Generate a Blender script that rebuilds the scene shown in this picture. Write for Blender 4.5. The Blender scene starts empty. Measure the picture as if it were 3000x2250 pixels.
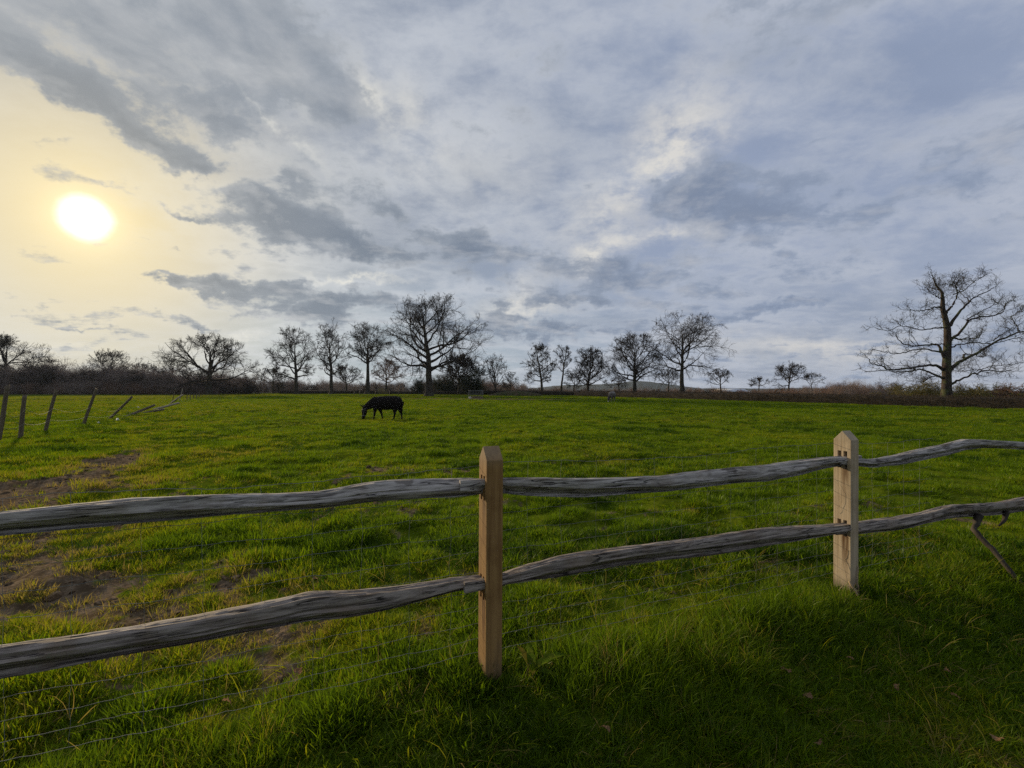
import bpy, bmesh, math, random
import numpy as np
from mathutils import Vector, Matrix

random.seed(7)
RNG = np.random.default_rng(7)
R = math.radians
SC = bpy.context.scene
COL = SC.collection

# ------------------------------------------------------------------ camera
F = 1333.0                      # focal length in photograph pixels (16 mm on 36 mm)
EYE = 1.5
cam_d = bpy.data.cameras.new('camera')
cam_d.lens = 16.0
cam_d.sensor_width = 36.0
cam_d.shift_y = 0.0077
cam_d.clip_start = 0.05
cam_d.clip_end = 20000
cam = bpy.data.objects.new('camera', cam_d)
cam.location = (0, 0, EYE)
cam.rotation_euler = (R(90), 0, 0)
COL.objects.link(cam)
SC.camera = cam

# ------------------------------------------------------------------ node helper
class S:
    """a socket with arithmetic, to write node graphs as formulas"""
    nt = None
    def __init__(self, s): self.s = s
    def __add__(a, b): return _m('ADD', a, b)
    def __radd__(a, b): return _m('ADD', b, a)
    def __sub__(a, b): return _m('SUBTRACT', a, b)
    def __rsub__(a, b): return _m('SUBTRACT', b, a)
    def __mul__(a, b): return _m('MULTIPLY', a, b)
    def __rmul__(a, b): return _m('MULTIPLY', b, a)
    def __truediv__(a, b): return _m('DIVIDE', a, b)
    def __rtruediv__(a, b): return _m('DIVIDE', b, a)
    def __neg__(a): return _m('MULTIPLY', a, -1.0)
def _put(inp, v):
    if isinstance(v, S): S.nt.links.new(v.s, inp)
    elif isinstance(v, (tuple, list)):
        if len(v) == 3 and inp.type == 'RGBA': v = (*v, 1)
        inp.default_value = v
    else: inp.default_value = v
def _m(op, a, b=0.0, c=None, clamp=False):
    n = S.nt.nodes.new('ShaderNodeMath'); n.operation = op; n.use_clamp = clamp
    _put(n.inputs[0], a); _put(n.inputs[1], b)
    if c is not None: _put(n.inputs[2], c)
    return S(n.outputs[0])
def mx(a, b): return _m('MAXIMUM', a, b)
def mn(a, b): return _m('MINIMUM', a, b)
def clamp01(a): return _m('ADD', a, 0.0, clamp=True)
def fexp(a): return _m('EXPONENT', a)
def fpow(a, b): return _m('POWER', a, b)
def fsin(a): return _m('SINE', a)
def vm(op, a, b=None, scale=None):
    n = S.nt.nodes.new('ShaderNodeVectorMath'); n.operation = op
    _put(n.inputs[0], a)
    if b is not None: _put(n.inputs[1], b)
    if scale is not None: _put(n.inputs['Scale'], scale)
    return S(n.outputs[1] if op in ('DOT_PRODUCT', 'LENGTH', 'DISTANCE') else n.outputs[0])
def xyz(v):
    n = S.nt.nodes.new('ShaderNodeSeparateXYZ'); _put(n.inputs[0], v)
    return S(n.outputs[0]), S(n.outputs[1]), S(n.outputs[2])
def comb(x, y, z):
    n = S.nt.nodes.new('ShaderNodeCombineXYZ')
    _put(n.inputs[0], x); _put(n.inputs[1], y); _put(n.inputs[2], z)
    return S(n.outputs[0])
def sstep(x, a, b, lo=0.0, hi=1.0):
    n = S.nt.nodes.new('ShaderNodeMapRange'); n.interpolation_type = 'SMOOTHSTEP'
    _put(n.inputs[0], x); _put(n.inputs[1], a); _put(n.inputs[2], b); _put(n.inputs[3], lo); _put(n.inputs[4], hi)
    return S(n.outputs[0])
def mixc(f, a, b, mode='MIX'):
    n = S.nt.nodes.new('ShaderNodeMix'); n.data_type = 'RGBA'; n.blend_type = mode
    _put(n.inputs[0], f); _put(n.inputs[6], a); _put(n.inputs[7], b)
    return S(n.outputs[2])
def noise(v, scale, detail=4.0, rough=0.5, dist=0.0, color=False, lac=2.0):
    n = S.nt.nodes.new('ShaderNodeTexNoise'); n.noise_dimensions = '3D'
    if v is not None: _put(n.inputs['Vector'], v)
    _put(n.inputs['Scale'], scale); _put(n.inputs['Detail'], detail)
    _put(n.inputs['Roughness'], rough); _put(n.inputs['Distortion'], dist); _put(n.inputs['Lacunarity'], lac)
    return S(n.outputs[1] if color else n.outputs[0])
def coord(which):
    n = S.nt.nodes.new('ShaderNodeTexCoord'); return S(n.outputs[which])
def attr(name, kind='GEOMETRY', out='Fac'):
    n = S.nt.nodes.new('ShaderNodeAttribute'); n.attribute_name = name; n.attribute_type = kind
    return S(n.outputs[out])

# ------------------------------------------------------------------ sky and sun
def pix_dir(px, py):
    return Vector(((px - 1500) / F, 1.0, (1148 - py) / F)).normalized()
SUN = pix_dir(250, 640)
SUN_EL = math.asin(SUN.z)
SUN_AZ = math.atan2(SUN.x, SUN.y)

def build_world():
    w = bpy.data.worlds.new('World'); SC.world = w; w.use_nodes = True
    nt = w.node_tree; nt.nodes.clear(); S.nt = nt
    d = vm('NORMALIZE', coord('Generated'))
    dx, dy, dz = xyz(d)
    up = mx(dz, 0.0)
    # the clear sky above the clouds
    sk = nt.nodes.new('ShaderNodeTexSky'); sk.sky_type = 'NISHITA'; sk.sun_disc = False
    sk.sun_elevation = SUN_EL; sk.sun_rotation = SUN_AZ
    sk.air_density = 1.0; sk.dust_density = 1.5; sk.ozone_density = 1.5
    nish = vm('SCALE', S(sk.outputs[0]), scale=0.05)
    sdot = vm('DOT_PRODUCT', d, tuple(SUN))
    ang = _m('ARCCOSINE', mn(sdot, 0.99999))                 # angle from the sun
    g_mid = fexp(-(ang * ang) * (1 / 0.185**2))
    g_wide = fexp(-(ang * ang) * (1 / 0.33**2))
    g_far = fexp(-ang * (1 / 0.95))
    # projected on a cloud deck: streaks flatten towards the horizon
    inv = 1.0 / (up + 0.16)
    q0 = comb(dx * inv, dy * inv, 0.0)
    wv = vm('SUBTRACT', noise(q0, 1.3, 3, 0.5, color=True), (0.5, 0.5, 0.5))
    q = vm('ADD', q0, vm('SCALE', wv, scale=0.35))
    # where the heavier banks of cloud stand
    def blob(px, py, hw, hh, rot=0.0):
        c = pix_dir(px, py)
        r = Vector((c.y, -c.x, 0)).normalized(); u = r.cross(c)
        k = 1.0 / math.sqrt(1 + ((px - 1500) / F)**2)
        A = hw / F * k * k; B = hh / F * k
        a_, b_ = math.cos(R(rot)), math.sin(R(rot))
        r2 = r * a_ + u * b_; u2 = u * a_ - r * b_
        mt = Matrix((r2, u2, r2.cross(u2))).transposed()
        mp = nt.nodes.new('ShaderNodeMapping'); mp.vector_type = 'TEXTURE'
        _put(mp.inputs[0], dw); mp.inputs[1].default_value = c
        mp.inputs[2].default_value = mt.to_euler(); mp.inputs[3].default_value = (A * 2.0, B * 2.0, 0.8)
        gr = nt.nodes.new('ShaderNodeTexGradient'); gr.gradient_type = 'QUADRATIC_SPHERE'
        nt.links.new(mp.outputs[0], gr.inputs[0])
        return S(gr.outputs[1])
    dn = vm('SUBTRACT', noise(d, 9.0, 5, 0.62, color=True), (0.5, 0.5, 0.5))
    dw = vm('ADD', d, vm('SCALE', dn, scale=0.13))
    def pile(lst):
        t = None
        for b in lst:
            g = blob(*b[:5])
            t = g * b[5] if t is None else _m('MULTIPLY_ADD', g, b[5], t)
        return t
    dark = pile([(300, 60, 600, 170, 0, .66), (110, 190, 300, 90, -14, .62), (360, 330, 240, 55, -14, .55), (800, 180, 330, 160, -14, .78), (1030, 340, 110, 70, -38, .75),
              (200, 270, 280, 55, -12, .75), (600, 330, 250, 75, -12, .80), (545, 475, 85, 30, 5, .95), (470, 400, 60, 32, -10, .6),
              (820, 610, 190, 75, -10, 1.2), (960, 690, 200, 36, -6, .95), (1150, 625, 190, 55, -16, .85), (560, 640, 80, 14, 4, .7), (860, 525, 70, 30, -20, .6),
              (1370, 720, 110, 48, 6, .85), (1080, 740, 120, 36, 0, .85), (470, 822, 70, 18, -4, 1.0), (640, 832, 110, 30, -4, .95), (960, 880, 290, 38, -3, 1.1),
              (520, 750, 110, 18, -10, .45), (250, 948, 170, 14, -4, .85), (60, 905, 220, 18, 0, .6), (120, 420, 260, 22, -10, .35), (330, 560, 200, 16, -8, .35), (620, 925, 300, 16, -2, .5), (260, 1005, 160, 30, 0, .7),
              (1480, 770, 180, 60, 0, .65), (1830, 805, 200, 56, 4, 1.0), (1540, 962, 270, 30, 0, 1.15), (1470, 890, 34, 40, 0, .6), (1700, 885, 280, 30, 0, .9),
              (1930, 590, 200, 48, 14, .80), (2190, 625, 200, 52, 12, .9), (2080, 590, 300, 100, 12, .5), (2450, 760, 360, 40, 6, .4), (2090, 530, 160, 50, 20, .75), (2000, 505, 120, 24, 14, .4),
              (2270, 905, 360, 24, 1, .95), (2420, 940, 240, 14, 1, .5), (2680, 560, 380, 60, 20, .62), (2700, 330, 360, 100, 25, .50),
              (2380, 420, 90, 16, -6, .42), (2450, 580, 80, 26, 22, .35), (2850, 1020, 200, 40, 6, .65), (2250, 170, 360, 70, 22, .42), (2600, 1010, 70, 10, 0, .5), (1830, 150, 60, 30, 40, .3), (2900, 700, 300, 60, 10, .25)])
    lite = pile([(1995, 425, 140, 100, 44, 1.2), (1900, 500, 170, 50, 30, .6), (1790, 640, 120, 70, 10, .7), (1960, 690, 200, 26, 8, .8), (1740, 760, 90, 36, 24, .9),
              (1510, 890, 90, 50, 34, 1.0), (1620, 905, 130, 20, 8, .8), (1075, 290, 40, 90, 30, .8), (760, 320, 200, 16, -30, .9), (880, 290, 60, 80, 20, .5),
              (2400, 1020, 380, 44, -8, .8), (720, 430, 120, 30, -10, .5), (150, 200, 200, 30, -25, .6), (1190, 320, 60, 60, 20, .5), (880, 540, 120, 30, -20, .5),
              (1300, 480, 330, 130, -5, .35), (700, 990, 90, 10, 6, 1.0), (1040, 818, 130, 9, 0, .9), (500, 640, 230, 200, 0, .3), (280, 1015, 190, 10, -4, .5)])
    n1 = noise(q, 1.25, 7, 0.60)
    n1s = noise(vm('ADD', q, (-0.055, 0.06, 0.0)), 1.25, 6, 0.58)
    n2 = noise(vm('MULTIPLY', q, (0.7, 1.0, 1.0)), 3.6, 6, 0.62)
    n3 = noise(vm('MULTIPLY', d, (1.0, 1.0, 1.7)), 17.0, 5, 0.62)
    # thin veil
    veil_hi = mixc(sstep(dx, -0.75, 0.45), (.34, .375, .425, 1), (.315, .378, .525, 1))
    veil = mixc(sstep(up, 0.0, 0.34), mixc(sstep(dx, -0.5, 0.5), (.40, .50, .56, 1), (.38, .43, .54, 1)), veil_hi)
    veil = mixc(0.12, veil, nish)
    thin = sstep(n2 * 0.5 + n1 * 0.35 + n3 * 0.15, 0.38, 0.60)
    veil = mixc(thin * 0.70, veil, mixc(clamp01(g_far * 1.4), (.435, .47, .56, 1), (.73, .755, .78, 1)))
    n0 = noise(vm('MULTIPLY', q0, (0.8, 1.2, 1.0)), 0.75, 4, 0.55, 0.4)
    veil = mixc(sstep(n0, 0.42, 0.66) * 0.50, veil, vm('MULTIPLY', veil, (.68, .72, .76)))
    veil = mixc(clamp01(g_wide * sstep(up, -0.02, 0.17) * sstep(up, 0.60, 0.26, 0.25, 1.0) * 0.64), veil, (.75, .745, .70, 1))
    veil = mixc(clamp01(g_mid * 0.86), veil, (.93, .76, .40, 1))
    # bright cumulus tops
    tops = clamp01(lite * sstep(n1 * 0.7 + n3 * 0.3, 0.38, 0.54) * 1.2)
    veil = mixc(tops * 0.88, veil, mixc(clamp01(g_far * 1.5), (.60, .58, .58, 1), (.84, .82, .74, 1)))
    # darker banks
    dens = (n1 - 0.5) * 2.2 + (n2 - 0.5) * 1.6 + (n3 - 0.5) * 1.1 + dark * 0.85 - lite * 0.15
    m = sstep(dens, 0.13, 0.52)
    core = sstep(dens, 0.25, 0.95)
    rim = clamp01((n1 - n1s) * 6.5 + 0.06)
    dcol = mixc(sstep(dx, -0.4, 0.6), (.265, .305, .36, 1), (.265, .325, .445, 1))
    dcol = mixc(core, dcol, mixc(sstep(dx, -0.4, 0.6), (.125, .165, .225, 1), (.155, .21, .325, 1)))
    dcol = mixc(g_wide * 0.25, dcol, (.42, .43, .42, 1))
    dcol = mixc(rim * 0.75, dcol, mixc(g_far, (.50, .52, .58, 1), (.74, .73, .70, 1)))
    dcol = mixc(sstep(up, 0.32, 0.55) * 0.30, dcol, (.38, .41, .45, 1))
    sky = mixc(m * 0.80, veil, dcol)
    # the sun itself through the haze
    a2 = ang + (noise(d, 30.0, 4, 0.6) - 0.5) * 0.012
    disc = sstep(a2, 0.040, 0.018)
    halo = fexp(-ang * (1 / 0.026)) * 1.0
    sky = vm('ADD', sky, vm('SCALE', (1.0, .80, .42), scale=halo))
    sky = mixc(disc, sky, (1.6, 1.55, 1.4, 1))
    sky = mixc(sstep(dz, -0.02, -0.15), sky, (.10, .11, .09, 1))
    bg = nt.nodes.new('ShaderNodeBackground'); _put(bg.inputs[0], sky); bg.inputs[1].default_value = 1.0
    out = nt.nodes.new('ShaderNodeOutputWorld'); nt.links.new(bg.outputs[0], out.inputs[0])
    w.cycles.sampling_method = 'NONE'
build_world()

sun_d = bpy.data.lights.new('sun', 'SUN'); sun_d.energy = 5.0; sun_d.angle = R(2.5); sun_d.color = (1.0, .80, .52)
sun_o = bpy.data.objects.new('sun', sun_d); COL.objects.link(sun_o)
sun_o.location = SUN * 50
sun_o.rotation_euler = (-SUN).to_track_quat('-Z', 'Y').to_euler()

SC.view_settings.view_transform = 'Standard'
SC.view_settings.look = 'None'
SC.view_settings.exposure = 0.0
SC.view_settings.gamma = 1.0
SC.view_settings.use_curve_mapping = False
SC.cycles.use_denoising = False
SC.cycles.max_bounces = 6
SC.cycles.diffuse_bounces = 3
SC.cycles.transmission_bounces = 4
SC.cycles.transparent_max_bounces = 8
SC.cycles.sample_clamp_indirect = 2.0
SC.cycles.sample_clamp_direct = 4.0
SC.cycles.caustics_reflective = False
SC.cycles.caustics_refractive = False

# ------------------------------------------------------------------ scene helpers
def tag(o, label=None, cat=None, group=None, kind=None):
    if label: o['label'] = label
    if cat: o['category'] = cat
    if group: o['group'] = group
    if kind: o['kind'] = kind
    return o
def empty(name, loc=(0, 0, 0), rz=0.0):
    o = bpy.data.objects.new(name, None); COL.objects.link(o)
    o.empty_display_size = 0.2
    o.location = loc; o.rotation_euler = (0, 0, rz)
    return o
def mesh_np(name, V, Q=None, T=None, smooth=False):
    """mesh from numpy arrays of vertices, quads and triangles"""
    me = bpy.data.meshes.new(name)
    V = np.asarray(V, np.float32).reshape(-1, 3)
    Q = np.zeros((0, 4), np.int32) if Q is None else np.asarray(Q, np.int32).reshape(-1, 4)
    T = np.zeros((0, 3), np.int32) if T is None else np.asarray(T, np.int32).reshape(-1, 3)
    me.vertices.add(len(V)); me.vertices.foreach_set('co', V.ravel())
    nl = len(Q) * 4 + len(T) * 3
    me.loops.add(nl)
    me.loops.foreach_set('vertex_index', np.concatenate([Q.ravel(), T.ravel()]))
    n = len(Q) + len(T)
    me.polygons.add(n)
    st = np.concatenate([np.arange(len(Q)) * 4, len(Q) * 4 + np.arange(len(T)) * 3]).astype(np.int32)
    me.polygons.foreach_set('loop_start', st)
    if smooth: me.polygons.foreach_set('use_smooth', np.ones(n, bool))
    me.update(calc_edges=True)
    return me
def obj(name, me, mat=None, parent=None, loc=None):
    o = bpy.data.objects.new(name, me); COL.objects.link(o)
    if mat and not me.materials: me.materials.append(mat)
    if parent: o.parent = parent
    if loc is not None: o.location = loc
    return o

# value noise in numpy
_PERM = np.random.default_rng(3).random((256, 256))
def vnoise(x, y):
    xi = np.floor(x).astype(int); yi = np.floor(y).astype(int)
    fx = x - xi; fy = y - yi
    fx = fx * fx * (3 - 2 * fx); fy = fy * fy * (3 - 2 * fy)
    a = _PERM[xi & 255, yi & 255]; b = _PERM[(xi + 1) & 255, yi & 255]
    c = _PERM[xi & 255, (yi + 1) & 255]; d = _PERM[(xi + 1) & 255, (yi + 1) & 255]
    return a + (b - a) * fx + (c - a) * fy + (a - b - c + d) * fx * fy
def fbm(x, y, s, oct=4, g=0.5, off=0.0):
    x = np.asarray(x, float) * s + off; y = np.asarray(y, float) * s + off * 1.7
    t = 0; amp = 1; tot = 0
    for _ in range(oct):
        t = t + amp * vnoise(x, y); tot += amp; amp *= g
        x = x * 2.03 + 17.3; y = y * 2.03 + 9.1
    return t / tot
def sm(x, a, b):
    t = np.clip((np.asarray(x, float) - a) / (b - a), 0, 1); return t * t * (3 - 2 * t)

# ------------------------------------------------------------------ the lie of the land
FA = np.array([-0.115, 2.35])                 # foot of the near fence post
FT = np.array([0.9268, 0.3757])               # along the fence, to the right
FN = np.array([0.3757, -0.9268])              # towards the camera
_YS = [-3000, 0, 25, 40, 55, 80, 95, 115, 140, 200, 320, 700, 3500]
_ZS = [0, 0, 0.0, .10, .30, .60, .75, 1.0, 1.15, .6, -1.5, -4, -4]
def smooth_far(y):
    k = (-6, -3, 0, 3, 6)
    return sum(np.interp(np.asarray(y, float) + i, _YS, _ZS) for i in k) / 5
def fence_n(x, y): return (np.asarray(x) - FA[0]) * FN[0] + (np.asarray(y) - FA[1]) * FN[1]
def mud_amount(x, y):
    x = np.asarray(x, float); y = np.asarray(y, float)
    def el(cx, cy, a, b, rot=0.0):
        c, s = math.cos(R(rot)), math.sin(R(rot))
        u = ((x - cx) * c + (y - cy) * s) / a; v = (-(x - cx) * s + (y - cy) * c) / b
        return np.exp(-(u * u + v * v))
    m = .80 * el(-4.3, 3.75, .95, .6, -10) + .50 * el(-3.0, 3.2, .9, .35, -5) + .42 * el(-2.3, 3.0, .6, .3)
    m += 1.0 * el(-6.9, 6.6, 1.7, .5, 115) + 1.1 * el(-7.6, 7.2, 1.0, .8) + .9 * el(-8.4, 9.6, 1.8, .55, 115) + .6 * el(-5.4, 7.4, 1.2, .45, 20) + .45 * el(-5.0, 5.2, 1.0, .4, 20)
    m += .55 * el(-1.6, 5.6, .7, .35) + .45 * el(-1.15, 3.05, .22, .16) + .5 * el(-1.9, 2.6, .3, .16) + .5 * el(-2.05, 8.6, .9, .4)
    m += .55 * el(.45, 4.1, .5, .2, 15) + .45 * el(2.1, 3.9, .35, .16)
    m += 1.5 * el(-6, 66, 9.5, 3.2) + 1.2 * el(3, 64, 7, 2.2) + 1.3 * el(-15, 70, 5, 2)
    m += 1.3 * el(2.32, 1.95, .24, .13, 20) + .12 * el(2.3, 2.35, .7, .3, 20)
    n = fbm(x, y, 1.3, 5, .7) - .5 + .7 * (fbm(x, y, 6.5, 3, .6, 8.) - .5)
    rr = np.hypot(x, y)
    gap = sm(fbm(x, y, 3.2, 4, .6, 140.), .50, .66) * sm(rr, 14, 5) * sm(fence_n(x, y), .05, -.35)
    m = m + gap * (.30 + .34 * sm(x, 1.5, -2.5))
    return np.clip(m * .88 + n * 2.6 * np.clip(m * 3, 0, 1), 0, 1.3)
def ground_z(x, y, fine=True):
    x = np.asarray(x, float); y = np.asarray(y, float)
    n = fence_n(x, y)
    r = np.hypot(x, y)
    z = smooth_far(y)
    near = sm(r, 40, 12)
    z = z - .20 * sm(n, .06, 1.0) * sm(np.abs(x), 30, 10) + .010 * np.exp(-((n - .02) / .3)**2) * near
    amp = sm(r, 160, 60)
    z = z + amp * (.06 * (fbm(x, y, .16, 3) - .5)) + amp * .05 * (fbm(x, y, .55, 3, .5, 5.) - .5)
    if fine:
        z = z + near * .045 * (fbm(x, y, 2.6, 4, .55, 11.) - .5)
        z = z + sm(r, 90, 45) * sm(n, -.1, -.8) * .075 * sm(fbm(x, y, 1.35, 3, .5, 71.), .45, .75)
        mm = mud_amount(x, y)
        z = z - sm(mm, .25, .8) * sm(r, 90, 30) * (.025 - .06 * (fbm(x, y, 5.5, 4, .6, 3.) - .42))
    return z
def gz(x, y): return float(ground_z(np.array([x]), np.array([y]))[0])
def at(px, Y, dz=0.0):
    """ground point at distance Y in the direction of photograph column px"""
    X = (px - 1500) / F * Y
    return Vector((X, Y, gz(X, Y) + dz))

# ------------------------------------------------------------------ materials
def material(name, build):
    m = bpy.data.materials.new(name); m.use_nodes = True
    nt = m.node_tree; nt.nodes.clear(); S.nt = nt
    sh = build(nt)
    out = nt.nodes.new('ShaderNodeOutputMaterial'); nt.links.new(sh, out.inputs[0])
    return m
def principled(nt, color, rough=.7, spec=.3, bump=None, bump_s=.3, bump_d=.01, metal=0.0):
    p = nt.nodes.new('ShaderNodeBsdfPrincipled')
    _put(p.inputs['Base Color'], color); _put(p.inputs['Roughness'], rough)
    _put(p.inputs['Specular IOR Level'], spec); _put(p.inputs['Metallic'], metal)
    if bump is not None:
        b = nt.nodes.new('ShaderNodeBump'); b.inputs['Strength'].default_value = bump_s; b.inputs['Distance'].default_value = bump_d
        _put(b.inputs['Height'], bump); nt.links.new(b.outputs[0], p.inputs['Normal'])
    return p.outputs[0]

def _ground(nt):
    c = coord('Object')
    mud = attr('mud')
    n1 = noise(c, 1.1, 6, .6); n2 = noise(c, 7.0, 5, .65); n3 = noise(c, .12, 3, .5); n4 = noise(c, 28.0, 4, .6)
    g = mixc(sstep(n1, .35, .65), (.052, .084, .005, 1), (.088, .118, .006, 1))
    g = mixc(sstep(n3, .4, .65) * .45, g, (.105, .105, .012, 1))
    g = mixc(sstep(n2, .56, .72) * .7, g, (.022, .035, .006, 1))
    g = mixc(sstep(n4, .58, .75) * .35, g, (.15, .13, .05, 1))
    b = mixc(sstep(n2, .35, .7), (.070, .050, .031, 1), (.165, .122, .080, 1))
    b = mixc(sstep(n4, .5, .75) * .5, b, (.26, .195, .13, 1))
    col = mixc(sstep(mud + (n2 - .5) * .35, .22, .55), g, b)
    return principled(nt, col, 1.0, 0.0, n2 * .6 + n4 * .4, .6, .03)
M_ground = material('pasture', _ground)

def _grass(nt):
    t = attr('tint', 'INSTANCER')
    rnd = nt.nodes.new('ShaderNodeObjectInfo')
    bl = attr('blade')
    k = clamp01(t + (bl - .5) * .35)
    # tint 0 = deep green, .5 = fresh green, 1 = straw
    c = mixc(sstep(k, 0.0, .5), (.017, .046, .003, 1), (.118, .188, .005, 1))
    c = mixc(sstep(k, .5, .8), c, (.21, .215, .009, 1))
    c = mixc(sstep(k, .82, 1.0), c, (.24, .18, .065, 1))
    d = nt.nodes.new('ShaderNodeBsdfDiffuse'); _put(d.inputs[0], c)
    tr = nt.nodes.new('ShaderNodeBsdfTranslucent'); _put(tr.inputs[0], mixc(.5, c, vm('MULTIPLY', c, (1.55, 1.55, .5))))
    m1 = nt.nodes.new('ShaderNodeMixShader'); m1.inputs[0].default_value = .48
    nt.links.new(d.outputs[0], m1.inputs[1]); nt.links.new(tr.outputs[0], m1.inputs[2])
    gl = nt.nodes.new('ShaderNodeBsdfGlossy'); gl.inputs['Roughness'].default_value = .42
    _put(gl.inputs[0], (.55, .58, .5, 1))
    m2 = nt.nodes.new('ShaderNodeMixShader'); m2.inputs[0].default_value = .014
    nt.links.new(m1.outputs[0], m2.inputs[1]); nt.links.new(gl.outputs[0], m2.inputs[2])
    return m2.outputs[0]
M_grass = material('grass_blade', _grass)

def bark(name, c1, c2, lichen=0.0):
    def f(nt):
        c = coord('Object')
        n = noise(vm('MULTIPLY', c, (6, 6, 1.5)), 1.0, 5, .65)
        col = mixc(sstep(n, .35, .68), c1, c2)
        if lichen: col = mixc(sstep(noise(c, 1.3, 4, .6), .5, .62) * lichen, col, (.085, .105, .035, 1))
        return principled(nt, col, .9, .15, n, .6, .03)
    return material(name, f)
M_bark = bark('oak_bark', (.026, .021, .017, 1), (.070, .056, .043, 1), .25)
M_bark_right = bark('mossy_oak_bark', (.024, .018, .015, 1), (.066, .050, .040, 1), .5)
M_twig = bark('dark_twigs', (.026, .020, .017, 1), (.048, .036, .030, 1))
M_twig_red = bark('red_brown_twigs', (.15, .095, .072, 1), (.26, .16, .115, 1))
M_twig_scrub = bark('scrub_twigs', (.17, .135, .12, 1), (.31, .245, .215, 1))
M_twig_olive = bark('olive_twigs', (.11, .095, .03, 1), (.20, .165, .06, 1))
M_hedge = bark('hedge_twigs', (.040, .031, .021, 1), (.095, .070, .045, 1))
M_hedge_core = bark('hedge_core', (.020, .016, .012, 1), (.045, .034, .022, 1))
M_ever = bark('evergreen', (.022, .030, .016, 1), (.050, .060, .030, 1))

# ------------------------------------------------------------------ ground sheet
def build_ground():
    rr = [0.0, .35, .7]
    r = 1.0
    while r < 3400:
        rr.append(r); r *= 1.013 if r < 70 else 1.05
    rr = np.array(rr)
    a_front = np.radians(np.arange(-66, 66.01, .42))
    a_back = np.radians(np.arange(72, 290, 6.0))
    aa = np.concatenate([a_front, a_back])
    n, k = len(rr), len(aa)
    Rg, Ag = np.meshgrid(rr, aa, indexing='ij')
    x = Rg * np.sin(Ag); y = Rg * np.cos(Ag)
    z = ground_z(x, y)
    V = np.stack([x, y, z], -1).reshape(-1, 3)
    i, j = np.meshgrid(np.arange(n - 1), np.arange(k), indexing='ij')
    j2 = (j + 1) % k
    Q = np.stack([i * k + j, i * k + j2, (i + 1) * k + j2, (i + 1) * k + j], -1)
    me = mesh_np('field', V, Q, smooth=True)
    a = me.attributes.new('mud', 'FLOAT', 'POINT')
    a.data.foreach_set('value', mud_amount(x, y).ravel().astype(np.float32))
    me.flip_normals()
    return tag(obj('field_ground', me, M_ground), kind='structure')
build_ground()

# hills on the skyline, far off
def build_hills():
    xs = np.linspace(-700, 2600, 120)
    prof = 20 * np.exp(-((xs - 330) / 330)**2) + 15 * np.exp(-((xs - 520) / 130)**2) + 9 * np.exp(-((xs - 1100) / 500)**2) + 6 * fbm(xs, xs * 0, .012, 4) + 4
    V = []; w = [-1, -.55, -.2, 0, .3, 1]; h = [0, .45, .9, 1, .8, 0]
    for a, b in zip(w, h):
        V.append(np.stack([xs, 1800 + a * 350 + 0 * xs, -6 + prof * b * 1.25 + 2.5 * fbm(xs, a * 300 + xs * 0, .05, 3) * (b > 0)], -1))
    V = np.concatenate(V); k = len(xs)
    i, j = np.meshgrid(np.arange(len(w) - 1), np.arange(k - 1), indexing='ij')
    Q = np.stack([i * k + j, i * k + j + 1, (i + 1) * k + j + 1, (i + 1) * k + j], -1)
    def hm(nt):
        c = coord('Object'); n = noise(c, .02, 5, .6)
        return principled(nt, mixc(sstep(n, .4, .6), (.012, .018, .018, 1), (.022, .030, .026, 1)), .95, .1)
    return tag(obj('hills', mesh_np('hills', V, Q, smooth=True), material('wooded_hill', hm)), kind='structure')
build_hills()

# ------------------------------------------------------------------ scatter of blades as one mass ("stuff")
def scatter(name, P, rot, scl, tint, idx, protos, kind='stuff', label=None):
    me = bpy.data.meshes.new(name)
    me.vertices.add(len(P)); me.vertices.foreach_set('co', np.asarray(P, np.float32).ravel())
    for nm, ty, key, arr in (('rot', 'FLOAT_VECTOR', 'vector', rot), ('scl', 'FLOAT_VECTOR', 'vector', scl), ('tint', 'FLOAT', 'value', tint), ('idx', 'INT', 'value', idx)):
        a = me.attributes.new(nm, ty, 'POINT')
        a.data.foreach_set(key, np.ascontiguousarray(arr, np.int32 if ty == 'INT' else np.float32).ravel())
    me.update()
    o = bpy.data.objects.new(name, me); COL.objects.link(o)
    pc = bpy.data.collections.new(name + '_shapes')
    for p in protos: pc.objects.link(p)
    ng = bpy.data.node_groups.new(name, 'GeometryNodeTree')
    ng.interface.new_socket('Geometry', in_out='INPUT', socket_type='NodeSocketGeometry')
    ng.interface.new_socket('Geometry', in_out='OUTPUT', socket_type='NodeSocketGeometry')
    N = ng.nodes.new; L = ng.links.new
    gi = N('NodeGroupInput'); go = N('NodeGroupOutput')
    ip = N('GeometryNodeInstanceOnPoints'); ci = N('GeometryNodeCollectionInfo')
    ci.inputs['Collection'].default_value = pc; ci.inputs['Separate Children'].default_value = True; ci.inputs['Reset Children'].default_value = True
    ip.inputs['Pick Instance'].default_value = True
    def na(nm, ty):
        n = N('GeometryNodeInputNamedAttribute'); n.data_type = ty; n.inputs['Name'].default_value = nm; return n.outputs['Attribute']
    er = N('FunctionNodeEulerToRotation')
    L(na('rot', 'FLOAT_VECTOR'), er.inputs[0])
    L(gi.outputs[0], ip.inputs['Points']); L(ci.outputs[0], ip.inputs['Instance'])
    L(na('idx', 'INT'), ip.inputs['Instance Index']); L(er.outputs[0], ip.inputs['Rotation']); L(na('scl', 'FLOAT_VECTOR'), ip.inputs['Scale'])
    L(ip.outputs[0], go.inputs[0])
    md = o.modifiers.new('scatter', 'NODES'); md.node_group = ng
    return tag(o, label, None, None, kind)

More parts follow.
